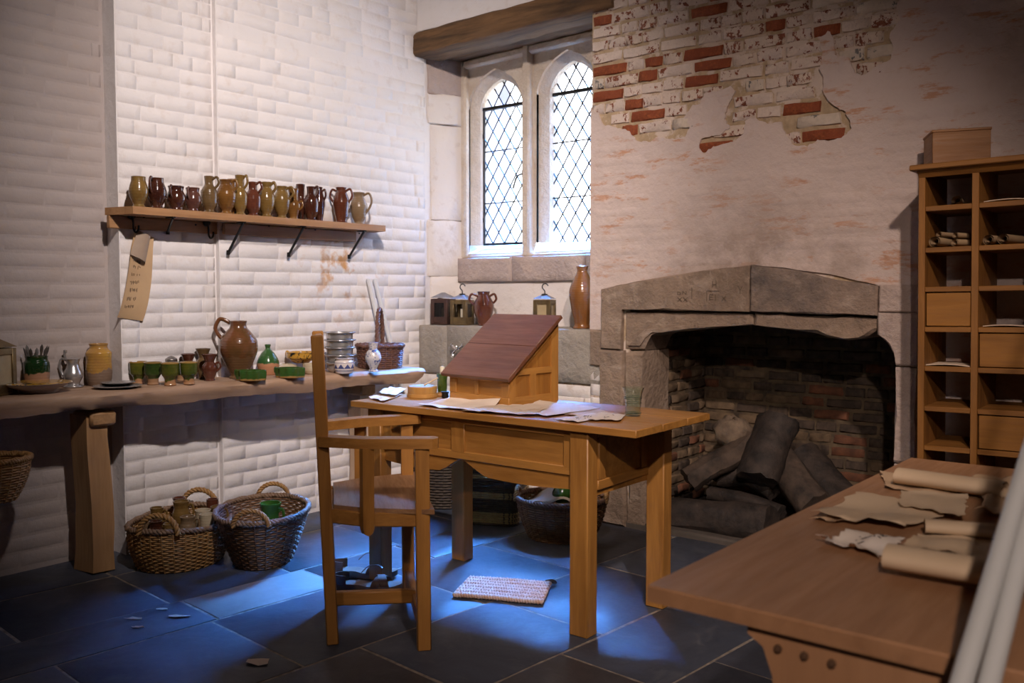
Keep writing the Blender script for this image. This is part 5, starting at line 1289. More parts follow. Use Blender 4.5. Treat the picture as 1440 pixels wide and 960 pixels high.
def basket(label, loc, rotz, a, b, h, taper, stakes, rows, mat, rim_mat, e=2.0, rim=True, handles=(), hmat=None, bands=(), band_mat=None, bulge=.0, rise=0.0, name='wicker_basket', hoop=None, cat='basket', group=None):
    root = thing(name, label, cat, loc, rotz, group)
    def prof(f): return taper + (1 - taper) * f + bulge * math.sin(math.pi * f)
    def ring(f, off, ph, n):
        out = []
        for k in range(n):
            t = 2 * math.pi * k / n; k_ = prof(f); p = sup(a * k_, b * k_, t, e)
            d = p.normalized() if p.length else p
            p = p + d * (off * (1 if (k + ph) % 2 else -1)); p.z = h * f + rise * f * (math.cos(t) ** 2)
            out.append(p)
        return out
    mb = MB(); mbb = MB(); rr = h / rows * .52
    for i in range(rows):
        f = (i + .5) / rows; pts = ring(f, .0034, i, stakes * 2)
        # the weft passes in front of one stake and behind the next
        p2 = []
        for k in range(stakes * 2): p2.append(pts[k])
        (mbb if any(b0 <= f <= b1 for b0, b1 in bands) else mb).tube(p2, rr, 4, closed=True, flat=1.0)
    tag(mb.build('weave', mat, root, ang=80), kind='stuff')
    if mbb.v: tag(mbb.build('pale_band', band_mat, root, ang=80), kind='stuff')
    mb = MB()
    for k in range(stakes):
        q = []
        for f in (0, .35, .7, 1.0):
            t = 2 * math.pi * (2 * k + .5) / (stakes * 2); k_ = prof(f); p = sup(a * k_, b * k_, t, e); p.z = h * f + rise * f * (math.cos(t) ** 2); q.append(p)
        mb.tube(q, .0054, 5)
    tag(mb.build('stakes', mat, root, ang=80), kind='stuff')
    mb = MB(); q = [sup(a * prof(0) * .98, b * prof(0) * .98, 2 * math.pi * k / 32, e) for k in range(32)]
    mb.add([p + Vector((0, 0, .006)) for p in q] + [p + Vector((0, 0, .0)) for p in q], [tuple(range(32)), tuple(reversed(range(32, 64)))] + [(32 + k, 32 + (k + 1) % 32, (k + 1) % 32, k) for k in range(32)]); mb.build('base', mat, root, ang=30)
    if rim:
        mb = MB(); twist(mb, ring(1.0, 0, 0, 96), .0085, .0075, 3, 26, True); mb.build('rim', rim_mat, root, ang=80)
    for (t, wd, hh, R) in handles:
        c = sup(a, b, t, e); c.z = h + rise * math.cos(t) ** 2; tg = Vector((-math.sin(t), math.cos(t), 0)); out_ = Vector((math.cos(t), math.sin(t), 0))
        path = [c + tg * (wd * math.cos(x)) + Vector((0, 0, hh * math.sin(x) - .012)) - out_ * (.0 * math.sin(x)) for x in [math.pi * k / 26 for k in range(27)]]
        mb = MB(); twist(mb, path, R * .55, R * .5, 3, 5); mb.build('handle', hmat, root, ang=80)
    if hoop:
        t, hh, R = hoop; c = sup(a, b, t, e)
        path = [Vector((c.x * math.cos(x), c.y * math.cos(x), h + hh * math.sin(x) ** .8 - .01)) for x in [math.pi * k / 40 for k in range(41)]]
        mb = MB(); twist(mb, path, R * .5, R * .55, 3, 9); mb.build('handle', hmat, root, ang=80)
    return root
def onf(px, py): p = atz(px, py, 0); return (p.x, p.y, .0015)
# oval basket of cups beside the slab table leg
bA = (-3.798, 2.275, .0015)
AROT = R_(129)
basket('low golden oval wicker basket full of small pots by the table leg', bA, AROT, .262, .218, .175, .84, 28, 21, W_GOLD, W_RIM, handles=((0, .085, .085, .014), (math.pi, .085, .085, .014)), hmat=W_GOLD, bulge=.05, rise=.02)
bB = (-3.50, 2.515, .0015)
basket('dark brown flared wicker basket holding a green jug', bB, R_(134), .285, .205, .235, .62, 26, 21, W_BROWN, W_RIM, handles=((0, .075, .07, .012), (math.pi, .075, .07, .012)), hmat=W_GOLD, bulge=.02)
bD = atz(676, 727, 0); 
basket('square dark wicker hamper with pale woven bands under the writing table', (-3.16, 3.76, .002), R_(24), .175, .155, .40, .96, 26, 34, W_DARK, W_STRAW, e=7, rim=True, bands=((.04, .17), (.36, .43), (.62, .68), (.9, .99)), band_mat=W_STRAW, name='wicker_hamper')
basket('round red-brown wicker basket with a cloth, behind the table front leg', (-2.655, 3.70, .002), R_(30), .225, .205, .20, .72, 26, 17, wick('chestnut_willow', (0.27, 0.13, 0.055), (0.15, 0.07, 0.03)), wick('chestnut_rim', (0.26, 0.15, 0.10), (0.16, 0.085, 0.055)), handles=((R_(0), .06, .055, .013), (math.pi, .06, .055, .013)), hmat=W_GOLD, bulge=.05)
basket('black wicker basket mostly hidden behind the chair, left of the hamper', (-3.62, 3.83, .002), R_(10), .20, .16, .26, .8, 24, 16, W_DARK, W_RED, bulge=.03)
# hand basket hanging from the left end of the slab table
hb_ = atz(4, 705, .24)
hbk = basket('golden hand basket hanging by its loop handle under the slab table left end', (-3.90, 1.50, .395), R_(75), .15, .12, .17, .62, 22, 16, W_GOLD, W_GOLD, hoop=(math.pi / 2, .172, .014), hmat=W_GOLD, bulge=.09)
mb = MB(); mb.tube([(-3.90, 1.50, .76), (-3.90, 1.50, .722)], .004, 6)
k_ = mb.build('basket_hook', M_IRON, st); k_.location = -SO
# wicker basket with tall hoop on the slab table
p = onst(521, 514)
basket('dark wicker basket with a tall narrow hoop handle at the slab table far end', (-3.83, 3.56, SZ + .002), R_(30), .13, .105, .125, .92, 22, 11, W_RED, W_RED, hoop=(R_(97), .215, .014), hmat=W_RED, cat='basket')

# pots inside the baskets
def inb(base, rot, u, v, z): return (base[0] + math.cos(rot) * u - math.sin(rot) * v, base[1] + math.sin(rot) * u + math.cos(rot) * v, z)
cup_spec = [(-.13, .02, .15, .036, G_TAN, S_MUG, 'tan lidded pot at the left back of the oval basket'), (-.05, .11, .17, .030, G_RED, S_COLL, 'dark flared brown beaker at the back of the oval basket'),
            (-.01, .03, .175, .044, G_TAN, S_MUG, 'largest tan mug in the middle of the oval basket'), (.13, .09, .165, .028, G_RED, S_GOB, 'tall brown beaker near the back handle of the oval basket'),
            (.06, -.08, .135, .040, G_GREYTAN, S_MUG, 'grey-cream mug at the front of the oval basket'), (.11, .0, .14, .036, G_CREAM, S_GOB, 'cream cup with a pale rim in the middle right of the oval basket'),
            (.145, -.05, .135, .034, G_CREAM, S_GOB, 'cream cup at the right end of the oval basket'), (.175, .02, .15, .036, G_TAN, S_MUG, 'tan pot at the far right of the oval basket'),
            (-.10, -.07, .115, .034, G_DARK, S_MUG, 'dark mug under the front handle of the oval basket'), (-.15, -.03, .105, .03, G_GREYTAN, S_GOB, 'small grey cup at the left tip of the oval basket'), (-.02, -.10, .11, .03, G_TAN, S_GOB, 'small tan cup against the front rim of the oval basket')]
for u, v, h, rm, m, shp, lab in cup_spec:
    pot('cup', lab, 'cup', inb(bA, AR + .1, u * .9, v * 1.25 + .02, .085), h, rm, shp, m, ((AR, .85, .45, .014, .005),) if shp is S_MUG else (), 'pots packed in the oval basket', seg=20)
gj = inb(bB, AR, .035, .0, .05)
G_JUGG = glaze('leaf_green_glaze', (0.05, 0.16, 0.025), (0.03, 0.10, 0.015), .12)
pot('jug', 'bright green jug standing in the dark flared basket', 'jug', gj, .215, .05, [(.7, 0), (.72, .02), (.80, .2), (.84, .4), (.74, .62), (.80, .8), (.98, .97), (1, 1)], G_JUGG, ((AR - .1, .8, .35, .022, .007),))
pot('bowl', 'small yellow bowl lying in the dark flared basket', 'bowl', inb(bB, AR, -.06, -.13, .135), .04, .05, [(.5, 0), (.7, .2), (.95, .8), (1, 1)], G_YEL, ())
# cloth and green pot in the round basket
M_CLOTH = plain('cream_linen', (0.62, 0.50, 0.38), 0.85, scale=30, c2=(0.55, 0.43, 0.32), bump=.3)
r = random.Random(6)
def clf(u, v):
    x = -.17 + .22 * u; y = -.10 + .24 * v
    return Vector((x, y, .17 + .085 * math.sin(u * 2.2) * (1 - abs(v - .5)) + .012 * math.sin(9 * u + 5 * v)))
mb = MB(); mb.sheet(clf, 14, 14, .006); tag(mb.build('linen_cloth', M_CLOTH, None, loc=(-2.655, 3.70, .0), rotz=R_(30), ang=80), 'crumpled cream linen cloth in the round basket', 'cloth')
pot('jar', 'small round green glazed pot on a clay foot in the round basket', 'jar', (-2.63, 3.67, .175), .10, .052, [(.8, 0), (.84, .05), (.7, .14), (.92, .35), (1, .55), (.8, .8), (.6, .9), (.66, 1)], glaze('mid_green_glaze', (0.05, 0.13, 0.018), (0.03, 0.08, 0.012), .12, lower=(.5, .25, .08), zs=.014, wob=.003), ())

# =================================================================== ON THE WRITING TABLE
def ont(px, py, dz=0.001): p = atz(px, py, TT); return Vector((p.x, p.y, TT + dz))
M_PAPER = plain('cream_paper', (0.80, 0.68, 0.56), 0.8, scale=7, c2=(0.70, 0.57, 0.44), bump=.1)
M_PAPER2 = plain('tan_paper', (0.70, 0.56, 0.42), 0.8, scale=7, c2=(0.60, 0.46, 0.33), bump=.1)
M_PAPW = plain('pale_paper', (0.82, 0.73, 0.64), 0.8, scale=7, c2=(0.75, 0.65, 0.55), bump=.1)
M_INK = plain('brown_black_ink', (0.08, 0.055, 0.045), 0.8)
def paper(label, corners, mat, seed, lift=0.004, curl=0.0, n=12, z0=0.0, ink=0, name='paper_sheet', group='papers on the writing table', edge=.0, cat='paper'):
    """corners: four world points, anticlockwise; a thin sheet with a wavy surface and deckled edge"""
    r = random.Random(seed); c = [Vector(p) for p in corners]; o0 = sum(c, Vector()) / 4; o0.z = c[0].z
    ph = [r.uniform(0, 6.28) for _ in range(4)]
    jit = [[(r.uniform(-edge, edge), r.uniform(-edge, edge)) for _ in range(n + 1)] for _ in range(n + 1)]
    def fn(u, v):
        p = c[0].lerp(c[1], u).lerp(c[3].lerp(c[2], u), v)
        i, j = round(u * n), round(v * n)
        if i in (0, n) or j in (0, n): p = p + Vector((jit[i][j][0], jit[i][j][1], 0))
        w_ = (abs(math.sin(u * 5 + ph[0]) * math.sin(v * 4 + ph[1]))) * lift + lift * .5 * abs(math.sin(u * 11 + ph[2])) * (1 if v < .15 else .35)
        e = max(0, v - .7) / .3; w_ += curl * e * e
        return Vector((p.x - o0.x, p.y - o0.y, z0 + .0012 + w_))
    mb = MB(); mb.sheet(fn, n, n, .0009); o = mb.build(name, mat, None, loc=o0, ang=80); tag(o, label, cat, group)
    if ink:
        mb = MB()
        for k in range(ink):
            u, v = r.uniform(.3, .75), r.uniform(.3, .75); a = fn(u, v); b = fn(u + r.uniform(-.09, .09), v + r.uniform(-.07, .07)); mb.beam(a + Vector((0, 0, .0012)), b + Vector((0, 0, .0012)), .0022, .0008, 0)
        tag(mb.build('ink_writing', M_INK, o, ang=0), kind='stuff')
    return o
def tq(*ps): return [ont(*p) for p in ps]
paper('curling cream sheet at the left of the sloping desk front edge', tq((588, 571), (662, 580), (704, 571), (642, 560)), M_PAPER, 1, .008, .03)
paper('cream sheet with a wavy front edge in the middle before the sloping desk', tq((648, 580), (748, 587), (778, 577), (700, 570)), M_PAPER2, 2, .010, edge=.003, z0=.004)
paper('pale sheet lying right of the sloping desk front corner', tq((722, 578), (768, 588), (845, 577), (758, 567)), M_PAPER, 3, .006, .0, z0=.006, edge=.003)
paper('broad pale sheet catching blue window light right of the sloping desk', tq((785, 583), (815, 586), (858, 581), (797, 568)), M_PAPER2, 4, .005, edge=.003)
paper('sheet with ink marks near the glass beaker', tq((779, 591), (812, 595.5), (850, 588), (835, 583)), M_PAPW, 5, .004, z0=.002, ink=10)
paper('small folded note with a dark red spot left of the glass beaker', tq((826, 593), (872, 594), (880, 586), (846, 582)), M_PAPW, 6, .004, z0=.005, ink=4)
paper('folded letter lowest in the pile at the far left of the writing table', tq((518, 561), (540, 566), (566, 556), (545, 552)), M_PAPER, 7, .006, z0=.001)
paper('folded letter on top of the pile at the far left of the writing table', tq((532, 557), (556, 561), (571, 551), (548, 549)), M_PAPW, 8, .008, z0=.012)
# glass beaker
M_GLASS = glass_mat('greenish_glass', (0.91, 0.97, 0.94), 0.05, 2.6)
gp = ont(890, 585)
mb = MB(); pr_ = [(.001, .001), (.028, .001), (.030, .006), (.029, .03), (.031, .06), (.034, .085), (.042, .108), (.040, .108), (.032, .084), (.029, .06), (.027, .03), (.026, .010), (.001, .008)]
mb.lathe(pr_, 28); gb = mb.build('glass_beaker', M_GLASS, None, loc=gp, ang=60); tag(gb, 'small flared greenish glass beaker near the right end of the writing table', 'glass')
mb = MB()
for z, rr_ in ((.012, .0305), (.05, .0312), (.066, .0325), (.072, .033)):
    mb.tube([(rr_ * math.cos(a), rr_ * math.sin(a), z) for a in [2 * math.pi * k / 28 for k in range(28)]], .0016, 5, closed=True)
tg_ = glass_mat('green_glass_thread', (0.70, 0.82, 0.76), .1, 2.5)
mb.build('glass_threads', tg_, gb, ang=80)
# bentwood sieve box with brush, green candlestick
bp_ = ont(594, 558)
bx_ = thing('bentwood_box', 'round bentwood box with a cloth cover and a hoop, left of the sloping desk', 'box', bp_)
M_BENT = wood('bentwood_ash', (0.46, 0.25, 0.07), (0.33, 0.16, 0.04), 'Z', .45)
mb = MB(); mb.lathe([(.001, 0), (.064, 0), (.065, .002), (.065, .046), (.063, .048), (.061, .046), (.001, .0455)], 36); mb.build('wall_band', M_BENT, bx_)
mb = MB(); mb.lathe([(.0655, .0), (.0672, .001), (.0672, .015), (.0655, .016)], 36); mb.build('lower_hoop', M_BENT, bx_)
mb = MB(); mb.lathe([(.0625, .0475), (.06, .0495), (.001, .049)], 36); mb.build('cloth_cover', plain('grey_linen_cover', (.46, .43, .39), .8, scale=80, bump=.2), bx_)
a = bp_ + Vector((.01, .0, .052)); b = bp_ + Vector((_R.x * .07 + .0, _R.y * .07, .085))
mb = MB(); mb.tube([(0, 0, 0), tuple((b - a) * .5), tuple(b - a)], [.0045, .0035, .003], 8); tag(mb.build('wooden_stylus', plain('pale_stick', (.62, .45, .27), .6, scale=40), None, loc=a, ang=60), 'thin pale wooden stick resting on the bentwood box', 'stick')
cp = ont(622, 556.5)
G_CS = glaze('mottled_green_glaze', (0.03, 0.075, 0.008), (0.10, 0.12, 0.018), .14, scale=30, lower=(.42, .22, .08), zs=.018, wob=.004)
cs = pot('candlestick', 'mottled green glazed candle holder between the bentwood box and sloping desk', 'candlestick', cp, .098, .026, [(.9, 0), (1, .04), (.8, .14), (.78, .22), (.86, .4), (.84, .7), (1, .97), (1, 1)], G_CS, ())
mb = MB(); mb.lathe([(.001, .05), (.011, .05), (.0105, .128), (.008, .131), (.001, .132)], 14); tag(mb.build('candle', M_WAX, None, loc=cp + Vector((0, 0, .001)), ang=50), 'short white candle in the mottled green holder', 'candle')
ip = ont(632, 560)
mb = MB(); mb.lathe([(.001, 0), (.012, 0), (.016, .006), (.014, .02), (.018, .028), (.016, .030), (.001, .028)], 14); tag(mb.build('inkwell', M_IRON, None, loc=ip + Vector((-.012, -.015, 0)), ang=50), 'tiny black inkwell beside the green candle holder', 'inkwell')

# =================================================================== ON THE FLOOR
# sandals
M_LEATH = plain('brown_leather', (0.17, 0.095, 0.062), 0.45, scale=18, c2=(0.11, 0.058, 0.04), bump=.3)
M_SOLE = plain('sandal_sole', (0.22, 0.16, 0.12), 0.4, scale=18, c2=(0.15, 0.10, 0.075), bump=.2)
def sandal(label, loc, rotz):
    root = thing('sandal', label, 'sandal', loc, rotz, None)
    ol = [(-.13, -.03), (-.06, -.032), (.02, -.040), (.09, -.044), (.13, -.026), (.145, 0), (.13, .028), (.09, .040), (.02, .034), (-.06, .03), (-.13, .03), (-.148, 0)]
    ol = [(p.x, p.y) for p in smooth_path([(a, b, 0) for a, b in ol] + [(-.13, -.03, 0)], 3)][:-1]
    mb = MB(); P = []; n = len(ol)
    def zt(x): return .030 + .012 * max(0, (x - .06) / .09) ** 2 - (.006 if x > -.03 else 0)
    for a, b in ol: P.append((a, b, .0 + .014 * max(0, (a - .06) / .09) ** 2))
    for a, b in ol: P.append((a, b, zt(a)))
    P += [(0, 0, .0), (0, 0, .026)]
    mb.add(P, [(k, (k + 1) % n, n + (k + 1) % n, n + k) for k in range(n)] + [(n + k, n + (k + 1) % n, 2 * n + 1) for k in range(n)] + [((k + 1) % n, k, 2 * n) for k in range(n)]); mb.build('sole', M_SOLE, root, ang=40)
    def strap(x0, x1, wd, hh, y=.042, nm='strap'):
        mb = MB(); m = 14; P = []
        for k in range(m + 1):
            t = math.pi * k / m; yy = -y * math.cos(t); z = .022 + hh * math.sin(t) ** .7; xc = x0 + (x1 - x0) * k / m
            P += [Vector((xc - wd / 2, yy, z - .004)), Vector((xc + wd / 2, yy, z - .004)), Vector((xc + wd / 2, yy * 1.04, z)), Vector((xc - wd / 2, yy * 1.04, z))]
        F = [(4 * k + i, 4 * k + (i + 1) % 4, 4 * k + 4 + (i + 1) % 4, 4 * k + 4 + i) for k in range(m) for i in range(4)] + [(3, 2, 1, 0), tuple(4 * m + i for i in range(4))]
        mb.add(P, F); mb.build(nm, M_LEATH, root, ang=50)
    strap(.03, .075, .034, .036); strap(.075, .03, .034, .040)
    mb = MB(); m = 12; P = []
    for k in range(m + 1):
        t = math.pi / 2 + math.pi * k / m; x = -.09 + .055 * math.cos(t); y = .032 * math.sin(t)
        for z in (.024, .066): P += [Vector((x, y, z)), Vector((x * 1.0 + .004 * math.cos(t) , y * 1.1, z))]
    F = []
    for k in range(m):
        b = 4 * k; F += [(b, b + 4, b + 6, b + 2), (b + 1, b + 3, b + 7, b + 5), (b + 2, b + 6, b + 7, b + 3), (b, b + 1, b + 5, b + 4)]
    mb.add(P, F); mb.build('heel_cup', M_LEATH, root, ang=50)
    mb = MB(); mb.tube(smooth_path([(-.04, .035, .06), (-.01, .05, .085), (.03, .045, .09), (.05, .03, .082)], 4), .004, 5, flat=.4); mb.build('ankle_strap', M_LEATH, root, ang=60)
s1 = atz(519, 829, 0); s2 = atz(497, 818, 0)
sandal('front brown leather sandal lying under the armchair', (s1.x, s1.y, .001), AR - .05)
sandal('rear brown leather sandal overlapped by the other under the armchair', (s2.x - .02, s2.y + .085, .001), AR - .12)
# braided rush mat
mc = [atz(637, 841, 0), atz(762, 852, 0), atz(775, 823, 0), atz(662, 815, 0)]
M_RUSH = plain('pinkish_rush', (0.62, 0.38, 0.27), 0.8, scale=28, c2=(0.74, 0.62, 0.53), bump=.3)
o0 = sum(mc, Vector()) / 4
mt = thing('rush_mat', 'small pale braided rush mat lying on the slate floor by the table', 'mat', (o0.x, o0.y, .0015))
nr = 7
for i in range(nr):
    v0 = (i + .5) / nr; a = mc[0].lerp(mc[3], v0) - o0; b = mc[1].lerp(mc[2], v0) - o0; n = 90
    wdt = (mc[3] - mc[0]).length / nr * .30; dirv = (mc[3] - mc[0]).normalized()
    mb = MB()
    for s in range(3):
        pts = []
        for k in range(n + 1):
            ph = 2 * math.pi * (k / n * 11 + s / 3)
            p = a.lerp(b, k / n) + dirv * (wdt * math.sin(ph)) + Vector((0, 0, .010 + .006 * math.sin(2 * ph)))
            p.z += .006 * abs(math.sin(k / n * 4 + i)) * (.4); pts.append(p)
        mb.tube(pts, .0072, 5, flat=.9)
    mb.build('braid', M_RUSH, mt, ang=80)
mb = MB(); q = mc[2] - o0; mb.tube(smooth_path([q + Vector((-.02, -.02, .012)), q + Vector((0, 0, .02)), q + Vector((.012, .012, .012)), q + Vector((-.005, .02, .01))], 4), .009, 6); mb.build('dark_knot', M_QUILL, mt)
# paper scraps
r = random.Random(12)
for k, (px, py, s, lab) in enumerate(((253, 868, .055, 'long curled pale scrap on the slate floor at the left'), (190, 871, .045, 'thin pale scrap left of the curled one'), (194, 883, .03, 'smallest pale scrap on the floor, nearest the wall side'), (228, 858, .035, 'faint narrow scrap behind the curled one'), (364, 932, .055, 'star-shaped pale scrap on the floor in front of the chair'))):
    c = atz(px, py, 0); n = 9; P = [Vector((0, 0, .004))]; el = .35 if k < 4 else .8
    for i in range(n):
        a = 2 * math.pi * i / n; q = s * r.uniform(.55, 1); v = _R * (q * math.cos(a)) + Vector((-_R.y, _R.x, 0)) * (q * math.sin(a) * el); P.append(Vector((v.x, v.y, .002 + r.uniform(0, .006))))
    mb = MB(); mb.add(P, [(0, i + 1, (i + 1) % n + 1) for i in range(n)]); mb.add([p - Vector((0, 0, .0008)) for p in P], [(0, (i + 1) % n + 1, i + 1) for i in range(n)])
    tag(mb.build('paper_scrap', M_PAPER, None, loc=(c.x, c.y, .0015), ang=0), lab, 'scrap', 'paper scraps on the floor')
# cable along the foot of the wall
mb = MB(); pts = [atx(412, 701, -4.0), atz(430, 706, .05), atz(452, 714, .012), atz(520, 714, .008), Vector((-3.98, 4.0, .008)), Vector((-3.3, 4.04, .008)), atz(760, 740, .008), atz(848, 726, .008), atz(880, 730, .008), atz(908, 730, .008)]
tag(mb.tube(smooth_path(pts, 6), .0045, 6).build('power_cable', M_QUILL, None, ang=60), 'thin black cable running along the floor at the wall foot', 'cable')
# white poles in the corner
M_POLE = plain('white_plastic_pole', (0.72, 0.73, 0.74), 0.35, scale=3, var=.06)
for (tx, ty), (bx, by), lab in (((518, 392), (573, 640), 'white pole leaning in the corner behind the wicker basket, the left of two'), ((527, 392), (588, 640), 'white pole leaning in the corner behind the wicker basket, the right of two')):
    a = atx(tx, ty, -4.005); b = atx(bx, by, -3.93); dn = (b - a) / (b.z - a.z); b = a + dn * (.012 - a.z)
    mb = MB(); mb.tube([Vector((0, 0, 0)), a - b], .0135, 12); tag(mb.build('white_pole', M_POLE, None, loc=b, ang=50), lab, 'pole')
# =================================================================== PIGEONHOLE CABINET
CBW = ('cabinet_oak', (0.28, 0.12, 0.024), (0.16, 0.064, 0.012))
def cbw(ax): return wood(*CBW, axis=ax, rough=0.5)
CFY, CBY = 3.72, 4.05
cl = aty(1293, 650, CFY); 
TILT = R_(-0.95)
cab = thing('pigeonhole_cabinet', 'tall open oak pigeonhole cabinet holding scrolls against the back wall', 'cabinet', (cl.x, CFY, 0))
cab.rotation_euler = (0, TILT, 0)
def cz(py): return (aty(1300, py, CFY).z)
x0 = 0.0
zt = aty(1300, 240, CFY).z; W1_ = aty(1369, 460, CFY).x - aty(1300, 460, CFY).x
cols = [0, aty(1372, 500, CFY).x - aty(1297, 500, CFY).x, ]
cols = [0, cols[1], cols[1] + cols[1] * 1.12, cols[1] * 3.05]
D = CBY - CFY; TH = .024
for x in cols:
    mb = MB(); mb.box((x + TH / 2, D / 2, zt / 2), (TH, D, zt), .002); mb.build('upright', cbw('Z'), cab)
mb = MB(); mb.box(((cols[-1] + TH) / 2, D / 2 - .012, zt + .010), (cols[-1] + TH + .05, D + .05, .022), .004); mb.build('top_board', cbw('X'), cab)
mb = MB(); mb.prism([(0, 0), (.0, .026), (-.022, .026)], 0, cols[-1] + TH, Matrix(((0, 0, 1, 0), (1, 0, 0, 0), (0, 1, 0, zt - .026), (0, 0, 0, 1)))); mb.build('cornice', cbw('X'), cab)
pyl = [289, 348, 404, 461, 517, 574, 630]
zl = [aty(1335, p + 3, CFY).z for p in pyl]
zl += [zl[-1] - (zl[0] - zl[-1]) / 6, zl[-1] - (zl[0] - zl[-1]) / 3, .06]
for z in zl:
    for xa, xb in zip(cols[:-1], cols[1:]):
        mb = MB(); mb.box(((xa + TH + xb) / 2, D / 2, z), (xb - xa - TH, D - .006, .020), .002); mb.build('shelf_board', cbw('X'), cab)
for k in range(len(zl)):
    pass
def drawer(ci, ri):
    xa, xb = cols[ci] + TH + .004, cols[ci + 1] - .004; z1 = (zl[ri - 1] if ri else zt) - .014; z0 = zl[ri] + .013
    mb = MB(); mb.box(((xa + xb) / 2, .018, (z0 + z1) / 2), (xb - xa, .016, z1 - z0), .002); o = mb.build('drawer_front', wood('drawer_oak', (0.31, 0.135, 0.026), (0.21, 0.088, 0.017), 'X', .45), cab)
    mb = MB(); mb.box(((xa + xb) / 2, D / 2, (z0 + z1) / 2), (xb - xa - .01, D - .06, z1 - z0 - .01), 0); mb.build('drawer_box', cbw('Y'), o, ang=0)
drawer(0, 3); drawer(1, 4); drawer(1, 6)
Mc = Matrix.Translation((cl.x, CFY, 0)) @ Matrix.Rotation(TILT, 4, 'Y')
def inc(ci, ri, fx, y=.05): return Mc @ Vector((cols[ci] + TH + (cols[ci + 1] - cols[ci] - TH) * fx, y, zl[ri] + .0105))
M_SCR = plain('aged_scroll_paper', (0.42, 0.29, 0.16), 0.75, scale=12, c2=(0.34, 0.22, 0.12))
def scroll(label, loc, L, R, yaw, group='scrolls in the pigeonholes', turns=2.2, name='scroll', mat=None, squash=.9):
    """a sheet rolled up: spiral cross-section, axis along local Y"""
    P = []; n = 40; m = 3; mat = mat or M_SCR
    for j in range(m + 1):
        for k in range(n + 1):
            f = k / n; rr_ = R * (.45 + .55 * f); a = -math.pi / 2 + 2 * math.pi * turns * (f - 1)
            P.append(Vector((rr_ * math.cos(a), L * (j / m) , (R + rr_ * math.sin(a)) * squash)))
    F = [(j * (n + 1) + k, j * (n + 1) + k + 1, (j + 1) * (n + 1) + k + 1, (j + 1) * (n + 1) + k) for j in range(m) for k in range(n)]
    mb = MB(); mb.add(P, F)
    o = mb.build(name, mat, None, loc=loc, rotz=yaw, ang=60); tag(o, label, 'scroll', group); return o
scroll('single scroll in the top left pigeonhole', inc(0, 0, .62), .24, .021, .15)
scroll('lower left scroll of the bundle in the second row', inc(0, 1, .22, .0), .26, .024, -.1)
scroll('lower right scroll of the bundle in the second row', inc(0, 1, .62, .02), .24, .017, -.35)
scroll('upper left scroll of the bundle in the second row', inc(0, 1, .28, .02) + Vector((0, 0, .037)), .24, .013, -.2)
scroll('upper right scroll of the bundle in the second row', inc(0, 1, .62, .03) + Vector((0, 0, .030)), .24, .014, -.3)
scroll('left of two scrolls in the right pigeonhole of the second row', inc(1, 1, .16, .02), .24, .022, -.15)
scroll('right of two scrolls in the right pigeonhole of the second row', inc(1, 1, .42, .02), .24, .023, -.15)
def flat_sheet(label, ci, ri, z=.0, w_=.16):
    p = inc(ci, ri, .5, .12); mb = MB()
    mb.sheet(lambda u, v: Vector(((u - .5) * w_, (v - .5) * .2, z + .003 + .006 * math.sin(u * 3) * (1 - v))), 8, 6, .003); tag(mb.build('paper_sheet', M_PAPER2, None, loc=p, ang=70), label, 'paper', 'papers in the pigeonholes')
flat_sheet('paper lying flat in the fourth-row right pigeonhole', 1, 3)
flat_sheet('thin paper in the fifth-row left pigeonhole', 0, 4)
flat_sheet('pale sheet propped at the back of the top right pigeonhole', 1, 0, .0)
bxp = Mc @ Vector((cols[1] * .17, .07, zt + .021))
bo = thing('wooden_box', 'plain oak box standing on top of the pigeonhole cabinet', 'box', bxp)
bo.rotation_euler = (0, TILT, R_(24))
bw_, bh_, bd_ = .205, .132, .19
for nm, c, s_, ax in (('front_panel', (bw_ / 2, .006, bh_ / 2), (bw_, .012, bh_), 'X'), ('back_panel', (bw_ / 2, bd_ - .006, bh_ / 2), (bw_, .012, bh_), 'X'), ('side_panel', (.006, bd_ / 2, bh_ / 2), (.012, bd_ - .024, bh_), 'Y'), ('side_panel', (bw_ - .006, bd_ / 2, bh_ / 2), (.012, bd_ - .024, bh_), 'Y'), ('bottom_board', (bw_ / 2, bd_ / 2, .006), (bw_ - .024, bd_ - .024, .012), 'X')):
    mb = MB(); mb.box(c, s_, .0015); mb.build(nm, wood('box_oak', (0.27, 0.115, 0.024), (0.18, 0.07, 0.014), ax, .5), bo)
mb = MB(); mb.box((bw_ / 2, bd_ / 2, bh_ + .004), (bw_ + .006, bd_ + .006, .010), .002); mb.build('lid', wood('box_oak', (0.27, 0.115, 0.024), (0.18, 0.07, 0.014), 'X', .5), bo)
b2 = Mc @ Vector((cols[1] * 2.12, .10, zt + .021))
mb = MB(); mb.box((.09, .09, .03), (.18, .18, .06), .003); tag(mb.build('wooden_tray', cbw('X'), None, loc=b2), 'low oak tray on the cabinet top cut by the right picture edge', 'tray')

